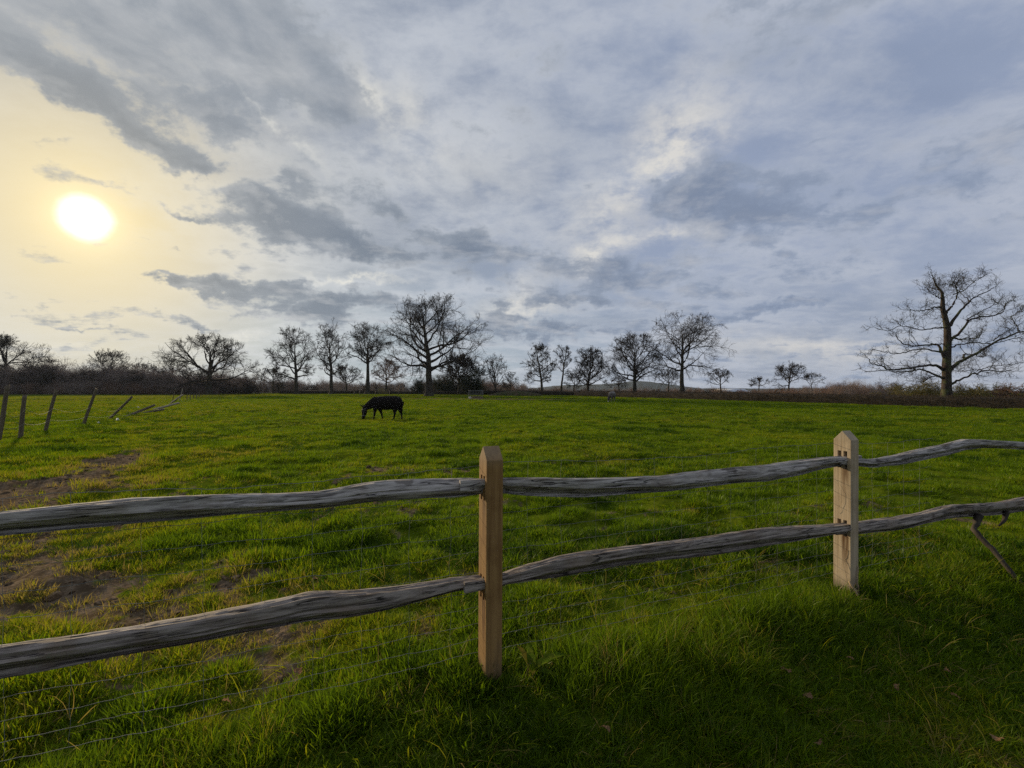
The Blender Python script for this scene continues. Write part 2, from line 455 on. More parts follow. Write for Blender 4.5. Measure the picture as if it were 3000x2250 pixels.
# ------------------------------------------------------------------ the rail fence in front
FENCE_RZ = math.atan2(FT[1], FT[0])
def wood(name, c1, c2, c3, axis, grain=60., stain=None):
    """sawn or cleft timber, grain running along one local axis"""
    def f(nt):
        c = coord('Object')
        st = {'x': (1.6, 1, 1), 'z': (1, 1, .03)}[axis]
        if axis == 'x': st = (.035, 1, 1)
        v = vm('MULTIPLY', c, st)
        n = noise(v, grain, 5, .66, .3); fine = noise(v, grain * 4, 3, .6)
        big = noise(c, 5.0, 4, .6)
        col = mixc(sstep(n, .32, .62), c1, c2)
        col = mixc(sstep(big, .48, .68) * .6, col, c3)
        col = mixc(sstep(n, .36, .28) * .8, col, vm('SCALE', S(_rgb(nt, c1)), scale=.35))
        col = mixc(sstep(fine, .5, .7) * .25, col, vm('SCALE', col, scale=.55))
        if axis == 'x':
            cr = _m('ABSOLUTE', noise(vm('MULTIPLY', c, (.05, 1, 1)), 26., 3, .55, .6) - .5)
            ck = sstep(cr, .022, .004) * sstep(noise(c, 6., 2, .5), .42, .55)
            col = mixc(ck * .9, col, (.012, .010, .009, 1))
            n = n - ck * .8
            kn = sstep(noise(vm('MULTIPLY', c, (.6, 1, 1)), 9., 2, .5), .66, .72)
            col = mixc(kn * .6, col, (.045, .032, .024, 1))
            lich = sstep(noise(c, 38., 4, .6), .60, .68) * sstep(noise(c, 3., 2, .5), .48, .6)
            col = mixc(lich * .5, col, (.20, .215, .15, 1))
        if stain: col = stain(c, col, big)
        return principled(nt, col, .82, .22, n * .7 + fine * .3, .55, .006)
    return material(name, f)
def _rgb(nt, c):
    n = nt.nodes.new('ShaderNodeRGB'); n.outputs[0].default_value = c; return n.outputs[0]
def _stain(c, col, big):
    x, y, z = xyz(c)
    s1 = sstep(noise(vm('MULTIPLY', c, (1, 1, .10)), 40., 3, .5), .40, .58)
    lf = sstep(x, -.036, -.042) * sstep(y + .022, .034, .010) * sstep(y + .022, -.034, -.010)
    run = sstep(z, .12, .45) * sstep(z, .47, .44) + sstep(z, .66, .92) * sstep(z, .955, .94) * .7
    col = mixc(clamp01(run * lf * (s1 + .25) * .9), col, (.10, .048, .018, 1))
    bl = sstep(noise(vm('MULTIPLY', c, (1, 1, .25)), 9., 4, .6), .52, .68)
    col = mixc(bl * .35, col, (.10, .075, .05, 1))
    col = mixc(sstep(z, 1.10, 1.20) * .4, col, (.24, .21, .16, 1))
    return mixc(sstep(z + (big - .5) * .25, .16, .02) * .7, col, (.06, .055, .03, 1))
M_post_near = wood('sawn_oak', (.19, .100, .034, 1), (.29, .170, .062, 1), (.155, .078, .025, 1), 'z', 50., _stain)
M_post_far = wood('silvering_oak', (.32, .245, .155, 1), (.44, .35, .24, 1), (.28, .205, .125, 1), 'z', 50., _stain)
M_rail = wood('weathered_oak', (.10, .087, .078, 1), (.43, .395, .365, 1), (.23, .19, .155, 1), 'x', 70.)
M_rail_brown = wood('weathered_brown_oak', (.072, .058, .048, 1), (.31, .265, .23, 1), (.165, .12, .082, 1), 'x', 70.)
M_tenon = wood('sawn_grey_oak', (.20, .185, .175, 1), (.30, .28, .265, 1), (.23, .20, .18, 1), 'x', 40.)

fence = empty('post_and_rail_fence', (FA[0], FA[1], 0.0), FENCE_RZ)
tag(fence, 'grey cleft oak rail fence with pale pointed posts crossing the foreground', 'fence')
BAY = 2.822
PW, PD, PH, PG = .088, .124, 1.155, .066       # width along the fence, depth, height to the eaves, gable
UP_Z, LO_Z = 1.005, .505

def post_mesh(lean, zbase, slots):
    bm = bmesh.new()
    w, d = PW / 2, PD / 2
    bot = [bm.verts.new((sx * w, sy * d, -.35)) for sx, sy in ((-1, -1), (1, -1), (1, 1), (-1, 1))]
    top = [bm.verts.new((sx * w, sy * d, PH)) for sx, sy in ((-1, -1), (1, -1), (1, 1), (-1, 1))]
    ra = bm.verts.new((-w, 0, PH + PG)); rb = bm.verts.new((w, 0, PH + PG))
    bm.faces.new(bot[::-1])
    bm.faces.new((bot[0], bot[1], top[1], top[0])); bm.faces.new((bot[2], bot[3], top[3], top[2]))
    bm.faces.new((bot[1], bot[2], top[2], rb, top[1])); bm.faces.new((bot[3], bot[0], top[0], ra, top[3]))
    bm.faces.new((top[0], top[1], rb, ra)); bm.faces.new((top[2], top[3], ra, rb))
    bmesh.ops.recalc_face_normals(bm, faces=bm.faces)
    bmesh.ops.bevel(bm, geom=bm.edges[:], offset=.0035, segments=2, affect='EDGES', profile=.6)
    me = bpy.data.meshes.new('post'); bm.to_mesh(me); bm.free()
    # mortices right through the post
    bc = bmesh.new()
    for (yc, z0, z1) in slots:
        r = bmesh.ops.create_cube(bc, size=1.0)
        bmesh.ops.transform(bc, matrix=Matrix.Translation((0, yc, (z0 + z1) / 2)) @ Matrix.Diagonal((.4, .026, z1 - z0, 1)), verts=r['verts'])
    cme = bpy.data.meshes.new('cut'); bc.to_mesh(cme); bc.free()
    po = bpy.data.objects.new('p', me); co = bpy.data.objects.new('c', cme)
    COL.objects.link(po); COL.objects.link(co)
    md = po.modifiers.new('b', 'BOOLEAN'); md.object = co; md.operation = 'DIFFERENCE'; md.solver = 'EXACT'
    dg = bpy.context.evaluated_depsgraph_get()
    res = bpy.data.meshes.new_from_object(po.evaluated_get(dg))
    bpy.data.objects.remove(po); bpy.data.objects.remove(co)
    res.name = 'post'
    return res
SLOTS = [(-.022, .945, 1.072), (.020, .945, 1.072), (-.022, .440, .560), (.020, .440, .560)]
for i, (k, mat, lx, ly, zz) in enumerate(((0, M_post_near, .006, 0, .0), (1, M_post_far, -.003, .004, -.01), (-1, M_post_near, 0, 0, 0), (2, M_post_far, 0, 0, 0))):
    me = post_mesh(0, 0, SLOTS)
    o = obj('post', me, mat, fence, (k * BAY + (.16 if k == 2 else 0), 0, zz)); o.rotation_euler = (ly, lx, 0)
    if i < 2: o['label'] = ('warm brown sawn post with gabled top', 'pale silvery post with rust streaks and gabled top')[i]

def rail(pts, yc, mat, seed, depth=.055, lab=None):
    """pts: (photo column, top row, bottom row) along one rail; turned into heights on the fence line"""
    s, zt, zb = [], [], []
    for px, y0, y1 in pts:
        k = (px - 1500) / F
        # point of the fence line seen in that column, shifted to this rail's own line
        ax, ay = FA - FN * yc
        t = (k * ay - ax) / (FT[0] - k * FT[1])
        Y = ay + t * FT[1]
        s.append(t); zt.append(EYE - (y0 - 1148) / F * Y); zb.append(EYE - (y1 - 1148) / F * Y)
    s, zt, zb = np.array(s), np.array(zt), np.array(zb)
    n, m = 260, 40
    ss = np.linspace(s[0], s[-1], n)
    def smooth(v):
        f = np.interp(ss, s, v); k = np.ones(9) / 9
        return np.convolve(np.pad(f, 4, mode='edge'), k, mode='valid')
    T, B = smooth(zt), smooth(zb)
    rg = np.random.default_rng(seed)
    ph = rg.random(6) * 6.28
    wob = .014 * np.sin(ss * 2.3 + ph[0]) + .009 * np.sin(ss * 5.1 + ph[1])
    ends = np.minimum(sm(ss, ss[0], ss[0] + .22), sm(ss, ss[-1], ss[-1] - .22))
    dep = .024 + (depth - .024) * ends * (1 + .15 * np.sin(ss * 3.1 + ph[2]))
    tw = .35 * np.sin(ss * 1.7 + ph[3]) * ends            # the cleft faces twist along the rail
    V = np.zeros((n, m, 3))
    th = np.linspace(0, 2 * np.pi, m, endpoint=False)
    for i in range(n):
        c, q = np.cos(th), np.sin(th)
        p = 9.0
        rad = (np.abs(c)**p + np.abs(q)**p)**(-1 / p)
        yy = c * rad * dep[i] / 2; zz = q * rad
        # front face leans back to the top so the cleft face catches the sky
        lean = (.25 + .3 * np.sin(ss[i] * 2.2 + ph[4])) * ends[i]
        yl = yy + zz * dep[i] * .5 * lean * 1.1
        und = .05 + .25 * np.sin(ss[i] * 1.9 + ph[5])            # lower arris cut back, facing the ground
        yl = yl + np.where(yy < 0, np.clip(-und - zz, 0, 1), 0) * dep[i] * 1.1 * ends[i]
        g = fbm(ss[i] * 3.0 + 0 * th, np.sin(th) * 4 + np.cos(th) * 3 + 40 + seed * 3.1, 1.0, 5, .65) - .5
        g2 = fbm(ss[i] * 1.2 + 0 * th, th * 9 + seed * 7.7, 1.0, 2, .6)
        crack = -np.clip((.36 - g2) * 5, 0, 1) * .009 * ends[i]
        dsp = g * .017 * (.25 + .75 * ends[i]) + crack
        hh = (T[i] - B[i]) / 2
        V[i, :, 0] = ss[i]
        V[i, :, 1] = yl + wob[i] * ends[i] + c * dsp
        V[i, :, 2] = (T[i] + B[i]) / 2 + zz * hh + q * dsp
    V[:, :, 1] += yc
    Vf = V.reshape(-1, 3)
    i, j = np.meshgrid(np.arange(n - 1), np.arange(m), indexing='ij'); j2 = (j + 1) % m
    Q = np.stack([i * m + j, i * m + j2, (i + 1) * m + j2, (i + 1) * m + j], -1).reshape(-1, 4)
    Vf = np.concatenate([Vf, [V[0].mean(0)], [V[-1].mean(0)]])
    a = n * m
    jj = np.arange(m); e = (n - 1) * m
    Tr = np.concatenate([np.stack([jj * 0 + a, (jj + 1) % m, jj], -1), np.stack([jj * 0 + a + 1, e + jj, e + (jj + 1) % m], -1)])
    me = mesh_np('rail', Vf, Q, Tr, smooth=True)
    me.set_sharp_from_angle(angle=R(28))
    o = obj('rail', me, mat, fence)
    if lab: o['label'] = lab
    return o

YN, YF = -.022, .020          # near and far mortice
rail([(-900, 1640, 1740), (-400, 1556, 1640), (0, 1500, 1568), (200, 1478, 1552), (400, 1459, 1532), (550, 1453, 1520), (700, 1451, 1508), (800, 1450, 1502), (950, 1444, 1492),
      (1030, 1427, 1480), (1100, 1414, 1470), (1180, 1407, 1463), (1260, 1405, 1457), (1340, 1405, 1452), (1385, 1405, 1447), (1440, 1405, 1446), (1478, 1405, 1445)], YF, M_rail, 1, .062)
rail([(1347, 1406, 1438), (1395, 1405, 1440), (1440, 1403, 1442), (1470, 1402, 1446), (1550, 1401, 1454), (1650, 1400, 1456), (1700, 1400, 1456), (1800, 1399, 1448), (1950, 1394, 1440),
      (2050, 1381, 1426), (2150, 1369, 1413), (2250, 1362, 1408), (2350, 1352, 1392), (2440, 1341, 1370), (2480, 1337, 1363), (2520, 1334, 1358)], YN, M_rail, 2, .060)
rail([(-900, 2120, 2250), (-400, 1975, 2080), (0, 1897, 1985), (200, 1868, 1950), (400, 1838, 1912), (600, 1805, 1880), (700, 1783, 1858), (820, 1757, 1838), (900, 1736, 1820), (960, 1731, 1812),
      (1060, 1729, 1797), (1150, 1722, 1780), (1240, 1711, 1757), (1330, 1699, 1735), (1390, 1692, 1724), (1440, 1688, 1718), (1475, 1686, 1715)], YF, M_rail_brown, 3, .066)
rail([(1360, 1704, 1736), (1405, 1698, 1730), (1440, 1692, 1722), (1465, 1685, 1714), (1550, 1656, 1701), (1650, 1629, 1690), (1750, 1618, 1674), (1900, 1601, 1652), (2050, 1580, 1630),
      (2150, 1562, 1612), (2250, 1549, 1596), (2350, 1542, 1580), (2440, 1536, 1563), (2480, 1532, 1557), (2520, 1530, 1553)], YN, M_rail_brown, 4, .064)
rail([(2448, 1544, 1566), (2490, 1538, 1564), (2516, 1531, 1562), (2634, 1518, 1551), (2706, 1506, 1534), (2797, 1482, 1521), (2887, 1475, 1510), (3000, 1459, 1497), (3080, 1447, 1482), (3140, 1440, 1470)], YN, M_rail_brown, 5, .062)
rail([(2460, 1344, 1360), (2490, 1342, 1362), (2516, 1343, 1364), (2547, 1346, 1367), (2634, 1333, 1359), (2742, 1308, 1338), (2833, 1287, 1318), (2887, 1289, 1313), (3000, 1296, 1317), (3080, 1296, 1318), (3140, 1290, 1310)], YN, M_rail, 6, .060)

# tubes: many at once, rings swept along polylines
def tubes(P, rad, sides):
    """P (n, k, 3) polylines, rad (n, k) radii -> vertices, quads"""
    n, k, _ = P.shape
    D = np.gradient(P, axis=1); D /= np.linalg.norm(D, axis=2, keepdims=True) + 1e-9
    ref = np.where(np.abs(D[..., 2:3]) > .9, np.array([1., 0, 0]), np.array([0, 0, 1.]))
    A = np.cross(D, ref); A /= np.linalg.norm(A, axis=2, keepdims=True) + 1e-9
    Bv = np.cross(D, A)
    th = np.arange(sides) * 2 * np.pi / sides
    V = P[:, :, None, :] + rad[:, :, None, None] * (A[:, :, None, :] * np.cos(th)[:, None] + Bv[:, :, None, :] * np.sin(th)[:, None])
    i, a, j = np.meshgrid(np.arange(n), np.arange(k - 1), np.arange(sides), indexing='ij')
    b = (i * k + a) * sides; j2 = (j + 1) % sides
    Q = np.stack([b + j, b + j2, b + sides + j2, b + sides + j], -1).reshape(-1, 4)
    return V.reshape(-1, 3), Q
def tube_mesh(name, pts, rad, sides=6):
    P = np.array([pts], float); rd = np.broadcast_to(np.asarray(rad, float), (1, P.shape[1]))
    V, Q = tubes(P, rd, sides)
    n = len(V); e = n - sides
    T = [(0, i + 1, i) for i in range(1, sides - 1)] + [(e, e + i, e + i + 1) for i in range(1, sides - 1)]
    return mesh_np(name, V, Q, T, smooth=True)

# wire netting on the field side of the posts
M_wire = material('galvanised_wire', lambda nt: principled(nt, (.16, .165, .15, 1), .7, .2))
net = empty('wire_netting', (FA[0], FA[1], 0.0), FENCE_RZ)
tag(net, 'thin wire stock netting stapled behind the wooden rail fence', 'wire netting')
YW = PD / 2 + .006
WZ = [1.105, .955, .855, .755, .655, .555, .455, .365, .28, .20, .125]
rg = np.random.default_rng(5)
def wire_z(i, s):
    z = WZ[i]
    sag = -.010 * np.sin((s / BAY % 1) * np.pi)
    return z + sag + .004 * np.sin(s * 7 + i * 2.1) + .003 * np.sin(s * 17 + i) + (.012 * np.sin(s * 2.9 + 1) if i == 0 else 0)
for i in range(len(WZ)):
    s = np.linspace(-2.6, BAY * 1.45, 190)
    z = wire_z(i, s) + .0018 * np.sin(s * 2 * np.pi / .052)
    y = YW + .003 * np.sin(s * 4.3 + i) + .0015 * np.sin(s * 2 * np.pi / .06)
    P = np.stack([s, y, z], -1)
    obj('line_wire', tube_mesh('line_wire', P, .00115 if i else .0014, 5), M_wire, net)
for s0 in np.arange(-2.55, BAY * 1.45, .215):
    s0 += rg.uniform(-.015, .015)
    zs = [wire_z(i, s0) for i in range(len(WZ))]
    P = [(s0 + rg.uniform(-.006, .006), YW + .002, z) for z in zs] 
    fine = []
    for a, b in zip(P[:-1], P[1:]):
        fine += [a, ((a[0] + b[0]) / 2 + rg.uniform(-.004, .004), a[1], (a[2] + b[2]) / 2)]
    fine.append(P[-1])
    obj('stay_wire', tube_mesh('stay_wire', fine, .0008, 4), M_wire, net)

# the broken branch under the right-hand lower rail
def fence_pt(px, py, yc=0.0):
    k = (px - 1500) / F
    ax, ay = FA - FN * yc
    t = (k * ay - ax) / (FT[0] - k * FT[1]); Y = ay + t * FT[1]
    return np.array([t, yc, EYE - (py - 1148) / F * Y])
a = fence_pt(2866, 1512, -.03); b = fence_pt(2852, 1552, -.06); c = fence_pt(2900, 1600, -.16); d = fence_pt(2972, 1688, -.34); 
stick = empty('broken_branch', (FA[0], FA[1], 0), FENCE_RZ)
tag(stick, 'dark crooked broken branch hanging under the lower rail beside the frame edge', 'branch')
def bez(pts, n=16):
    pts = np.array(pts, float); t = np.linspace(0, len(pts) - 1, n)
    return np.stack([np.interp(t, np.arange(len(pts)), pts[:, i]) for i in range(3)], -1)
g = bez([a, b, b * .5 + d * .5 + np.array([.0, 0, .012]), d, d + (d - b) * .25], 22); g += rg.normal(0, .003, g.shape)
obj('stem', tube_mesh('stem', g, np.interp(np.arange(22), [0, 4, 6, 21], [.034, .020, .022, .014]), 8), M_bark, stick)
e = fence_pt(2948, 1500, -.03); f = fence_pt(2942, 1525, -.05); h = fence_pt(2926, 1540, -.06)
obj('side_shoot', tube_mesh('side_shoot', bez([e, f, h], 8), np.linspace(.024, .008, 8), 6), M_bark, stick)

# ------------------------------------------------------------------ bare winter trees
def unit(v): return v / (np.linalg.norm(v, axis=-1, keepdims=True) + 1e-9)
class Env:
    """crown outline: ellipsoid with different reach to the left and right"""
    def __init__(s, zc, rl, rr, rup, rdn, ry, cx=0.0): s.__dict__.update(locals())
    def reach(s, p, d):
        lo = np.zeros(len(p)); hi = np.full(len(p), 40.0)
        for _ in range(14):
            mid = (lo + hi) / 2; q = p + d * mid[:, None]
            x = q[:, 0] - s.cx
            rx = np.where(x < 0, s.rl, s.rr); rz = np.where(q[:, 2] > s.zc, s.rup, s.rdn)
            v = (x / rx)**2 + (q[:, 1] / s.ry)**2 + (np.abs(q[:, 2] - s.zc) / rz)**2.0
            ins = v < 1
            lo = np.where(ins, mid, lo); hi = np.where(ins, hi, mid)
        return lo
def grow(rg, base, direc, length, segs, wob, trop, r0, r1):
    """wandering polylines; r0, r1 radii at the foot and the tip"""
    n = len(base); P = np.zeros((n, segs + 1, 3)); P[:, 0] = base
    d = unit(direc); st = (length / segs)[:, None]; prev = np.zeros((n, 3))
    for i in range(segs):
        ww = rg.normal(0, wob, (n, 3)) - .45 * prev
        prev = ww
        d = unit(d + ww + np.array([0, 0, 1.0]) * trop)
        P[:, i + 1] = P[:, i] + d * st
    t = np.linspace(0, 1, segs + 1)
    rad = r0[:, None] + (r1 - r0)[:, None] * t**.8
    return P, rad
def side_dirs(rg, D, lo, hi):
    n = len(D); r = unit(rg.normal(0, 1, (n, 3))); perp = unit(r - (r * D).sum(1, keepdims=True) * D)
    a = np.radians(rg.uniform(lo, hi, n))[:, None]
    return unit(D * np.cos(a) + perp * np.sin(a))
def spawn(rg, P, rad, m, t0, t1, lo, hi, flat=0.0):
    n, k, _ = P.shape
    t = rg.uniform(t0, t1, (n, m)); t[:, 0] = .98
    f = t * (k - 1); i = np.minimum(f.astype(int), k - 2); w = f - i
    idx = np.arange(n)[:, None]
    base = P[idx, i] * (1 - w[..., None]) + P[idx, i + 1] * w[..., None]
    D = unit(P[idx, i + 1] - P[idx, i]); rr = rad[idx, i] * (1 - w) + rad[idx, i + 1] * w
    D = D.reshape(-1, 3)
    d = side_dirs(rg, D, lo, hi)
    return base.reshape(-1, 3), d, rr.ravel(), t.ravel(), np.repeat(np.arange(n), m)
def bare_tree(seed, H, clear, rl, rr, trunk_r, n1=15, n2=8, n3=7, n4=6, wob=.20, low=-5, high=70, twig=.016, lead=.74, lean=0.0, fork=0, trop=.05, twig_trop=.02, len2=(.42, .75), env_low=1.0, n5=0):
    """-> (trunk V,Q), (crown V,Q) in local space, foot at the origin"""
    rg = np.random.default_rng(seed)
    twig *= 1.28
    cb = clear
    env = Env(cb + (H - cb) * .42, rl * 1.12, rr * 1.12, (H - cb) * .59, (H - cb) * .80 * env_low, (rl + rr) / 2)
    # trunk
    nseg = 16
    P0, R0 = grow(rg, np.zeros((1, 3)), np.array([[lean, 0, 1.]]), np.array([H * lead]), nseg, .055, .03, np.array([trunk_r]), np.array([trunk_r * .10]))
    t = np.linspace(0, 1, nseg + 1)
    R0[0] = trunk_r * (.06 + .94 * (1 - t)**.75) * (1 + .55 * np.exp(-t * H * lead / (trunk_r * 1.6)))
    # dense foot so the flare shows
    tt = np.concatenate([np.linspace(0, t[1], 6)[:-1], t[1:]])
    P0 = np.stack([np.stack([np.interp(tt, t, P0[0, :, i]) for i in range(3)], -1)])
    hz = tt * H * lead
    R0 = (trunk_r * (.06 + .94 * (1 - tt)**.75) * (1 + .6 * np.exp(-hz / (trunk_r * 1.3))))[None]
    trunkV, trunkQ = tubes(P0, R0, 12)
    # limbs
    t0 = cb / (H * lead)
    tl = t0 + (.97 - t0) * ((np.arange(n1) + rg.uniform(.1, .9, n1)) / n1)**1.35; tl[0] = t0
    az = (np.arange(n1) * 2.399 + rg.uniform(-.5, .5, n1)) + rg.uniform(0, 6.28)
    u = (tl - t0) / (1 - t0)
    el = np.radians(low + (high - low) * u**.85 + rg.uniform(-9, 9, n1))
    d = np.stack([np.cos(az) * np.cos(el), np.sin(az) * np.cos(el), np.sin(el)], -1)
    base = np.stack([np.interp(tl, tt, P0[0, :, i]) for i in range(3)], -1)
    rb = np.interp(tl, tt, R0[0])
    L = np.maximum(env.reach(base, d), .5) * rg.uniform(.86, 1.06, n1)
    r1 = np.minimum(rb * .62, trunk_r * .17 + .028 * L)
    P1, Q1 = grow(rg, base, d, L, 12, wob * .95, trop, r1, np.full(n1, twig * 1.4))
    out = [(P1, Q1, 7)]
    # boughs, branches, twigs
    prevP, prevR = P1, Q1
    for lev, (m, segs, sides, tt0, la, lb, ang) in enumerate(((n2, 6, 4, .16, *len2, (28, 66)), (n3, 4, 3, .12, .36, .66, (28, 64)), (n4 + 2, 1, 3, .12, .42, .85, (22, 62)), (n5, 2, 3, .2, .4, .75, (24, 60)))):
        if m == 0: continue
        b, dd, rr_, t_, par = spawn(rg, prevP, prevR, m, tt0, 1.0, *ang)
        dd = unit(dd + np.array([0, 0, twig_trop * 3]))
        pl = np.linalg.norm(np.diff(prevP, axis=1), axis=2).sum(1)[par]
        L = pl * rg.uniform(la, lb, len(b)) * (1.15 - .62 * t_)
        rc = env.reach(b, dd)
        ok = (rc > .5) | (rg.random(len(b)) < .30)
        b, dd, rr_, t_, rc, L = b[ok], dd[ok], rr_[ok], t_[ok], rc[ok], L[ok]
        L = np.minimum(L, rc * rg.uniform(.75, 1.1, len(b)) + H * .035)
        L = np.maximum(L, .25)
        r0 = np.maximum(np.minimum(rr_ * .72, .010 + L * .016), twig * (1.0, .9, .75, .6)[lev])
        tip = np.full(len(b), twig * (.9, .7, .35, .3)[lev])
        P, Rr = grow(rg, b, dd, L, segs, wob * (1.0, 1.05, .9, .8)[lev], twig_trop, r0, tip)
        out.append((P, Rr, sides))
        prevP, prevR = P, Rr
    Vs, Qs, off = [], [], 0
    for P, Rr, sd in out:
        V, Q = tubes(P, Rr, sd); Vs.append(V); Qs.append(Q + off); off += len(V)
    return (trunkV, trunkQ), (np.concatenate(Vs), np.concatenate(Qs))

def place_tree(name, label, px, Y, top, crown_l, crown_r, clear_px, trunk_px, seed, group=None, mat=None, tmat=None, cat='tree', sink=0.0, **kw):
    """measurements in photograph pixels, turned into metres at distance Y"""
    k = Y / F
    foot = at(px, Y)
    base_y = 1148 + (EYE - foot.z) / k
    H = (base_y - top) * k
    (tv, tq), (cv, cq) = bare_tree(seed, H, (base_y - clear_px) * k, (px - crown_l) * k, (crown_r - px) * k, trunk_px * k / 2, **kw)
    t = empty(name, foot - Vector((0, 0, .05 + sink)))
    obj('trunk', mesh_np('trunk', tv, tq, smooth=True), tmat or M_bark, t)
    obj('crown', mesh_np('crown', cv, cq, smooth=True), mat or M_twig, t)
    return tag(t, label, cat, group)

G1 = 'bare oaks along the field edge'
place_tree('oak_tree', 'tallest bare oak standing alone in the middle behind the black donkey', 1257, 88, 866, 1138, 1425, 1085, 21, 11, G1, n1=21, n2=9, n3=7, n4=6, wob=.17, low=-6, high=68, twig=.017, lead=.84)
place_tree('oak_tree', 'slender bare tree with long low left limb, leftmost of three in a row', 869, 112, 958, 752, 915, 1110, 12, 22, G1, n1=13, n2=8, low=5, high=66, twig=.020)
place_tree('oak_tree', 'narrow tall bare tree, middle of the three left of the tallest oak', 971, 114, 938, 915, 1024, 1100, 11, 23, G1, n1=14, n2=7, low=18, high=72, twig=.020)
place_tree('oak_tree', 'forked bare tree directly left of the tallest oak', 1076, 112, 945, 1003, 1145, 1075, 13, 24, G1, n1=14, n2=8, low=15, high=70, twig=.020)
place_tree('oak_tree', 'broad round-headed bare oak rising from the thicket behind the fallen posts', 612, 104, 983, 482, 738, 1125, 17, 25, G1, n1=17, n2=9, low=4, high=72, twig=.019)
place_tree('oak_tree', 'bare oak cut by the left frame edge above the thicket', 19, 112, 984, -120, 133, 1110, 14, 26, G1, n1=15, n2=8, low=8, high=72, twig=.021)
place_tree('oak_tree', 'flat-topped bare oak rising behind the thicket left of the broad oak', 330, 128, 1027, 262, 408, 1100, 9, 27, G1, n1=12, n2=7, n4=5, low=12, high=62, twig=.023)
place_tree('oak_tree', 'small round bare tree in the thicket left of the broad oak', 424, 140, 1058, 392, 456, 1110, 5, 28, G1, n1=10, n2=6, n3=5, n4=5, low=15, high=70, twig=.026)
place_tree('oak_tree', 'bare oak half hidden left of the broad oak over the thicket', 508, 136, 1040, 462, 560, 1105, 6, 29, G1, n1=11, n2=6, n3=6, n4=5, low=12, high=66, twig=.025)
place_tree('oak_tree', 'pyramidal bare tree, leftmost of the group behind the grey donkey', 1588, 104, 1005, 1517, 1628, 1118, 8, 31, G1, n1=18, n2=7, low=-4, high=60, twig=.019, lead=.96)
place_tree('bare_tree', 'slim bare tree with thin trunk between two round crowns', 1643, 106, 1006, 1612, 1675, 1098, 6.5, 32, G1, n1=12, n2=6, n3=6, n4=5, low=28, high=70, twig=.019, lead=.95)
place_tree('oak_tree', 'low round-headed bare oak, third of the group behind the grey donkey', 1722, 100, 1019, 1662, 1795, 1130, 8.5, 33, G1, n1=18, n2=8, low=10, high=72, twig=.018)
place_tree('oak_tree', 'dense bare oak with rounded crown behind the grey donkey to its right', 1859, 94, 972, 1780, 1940, 1118, 12, 34, G1, n1=18, n2=9, low=12, high=70, twig=.018)
place_tree('bare_tree', 'tall ragged bare tree with drooping right branches behind the hedge', 2000, 88, 910, 1905, 2128, 1085, 14, 35, G1, n1=14, n2=8, n3=7, n4=6, low=6, high=62, twig=.016, wob=.2, twig_trop=-.03)
place_tree('small_tree', 'small pale bare tree right of the ragged tree', 2112, 120, 1080, 2068, 2148, 1128, 5, 36, 'small bare trees on the right', n1=11, n2=6, n3=6, n4=5, low=20, high=70, twig=.022)
place_tree('small_tree', 'little round bare tree left of the far barn gap, beyond the hedge', 2222, 118, 1104, 2190, 2252, 1132, 4.5, 37, 'small bare trees on the right', n1=10, n2=6, n3=5, n4=5, low=10, high=66, twig=.022)
place_tree('oak_tree', 'dark spreading small oak beyond the hedge left of the great oak', 2310, 96, 1063, 2262, 2368, 1128, 6, 38, 'small bare trees on the right', n1=12, n2=7, n3=6, n4=5, low=8, high=60, twig=.019, wob=.26)
place_tree('small_tree', 'thin straggly bare tree beyond the hedge beside the dark small oak', 2379, 96, 1090, 2352, 2418, 1130, 3.5, 39, 'small bare trees on the right', n1=9, n2=5, n3=5, n4=4, low=25, high=60, twig=.016)
place_tree('small_tree', 'fan-shaped slender bare tree right of the tallest oak', 1452, 104, 1040, 1410, 1494, 1142, 5, 40, 'small bare trees in the middle', n1=14, n2=6, n3=5, n4=4, low=40, high=80, twig=.018, wob=.1)
place_tree('small_tree', 'low twiggy tree beside the fan-shaped tree', 1495, 106, 1085, 1470, 1520, 1135, 4, 41, 'small bare trees in the middle', n1=10, n2=6, n3=5, n4=4, low=10, high=66, twig=.020)
place_tree('small_tree', 'low bare tree seen beneath the first of the three tall trees', 800, 128, 1075, 745, 858, 1125, 6, 42, 'small bare trees in the middle', n1=12, n2=7, n3=6, n4=5, low=8, high=60, twig=.024)
place_tree('small_tree', 'low spreading bare tree behind the gap between two tall trunks', 1015, 126, 1070, 965, 1060, 1125, 6, 43, 'small bare trees in the middle', n1=12, n2=7, n3=6, n4=5, low=6, high=60, twig=.024)
place_tree('small_tree', 'russet low tree with clinging leaves left of the tallest oak', 1130, 118, 1050, 1090, 1190, 1120, 7, 44, 'small bare trees in the middle', mat=M_twig_red, n1=13, n2=7, n3=6, n4=6, low=6, high=64, twig=.024)
place_tree('small_tree', 'dark twiggy tree just right behind the tallest oak', 1345, 104, 1035, 1285, 1428, 1130, 9, 45, 'small bare trees in the middle', n1=17, n2=8, n3=7, n4=6, low=2, high=66, twig=.030)
place_tree('small_tree', 'pale thin bare tree behind the ragged tree trunk', 1958, 112, 1078, 1915, 2005, 1128, 5, 46, 'small bare trees on the right', n1=12, n2=6, n3=6, n4=5, low=12, high=66, twig=.020)
place_tree('small_tree', 'crooked low bare tree behind the dense oak trunk', 1815, 116, 1100, 1770, 1850, 1130, 5, 47, 'small bare trees in the middle', n1=10, n2=6, n3=5, n4=5, low=4, high=55, twig=.022, wob=.28)
place_tree('small_tree', 'low bare tree left of the third round oak', 1680, 116, 1090, 1640, 1712, 1130, 5, 48, 'small bare trees in the middle', n1=10, n2=6, n3=5, n4=5, low=4, high=60, twig=.022)

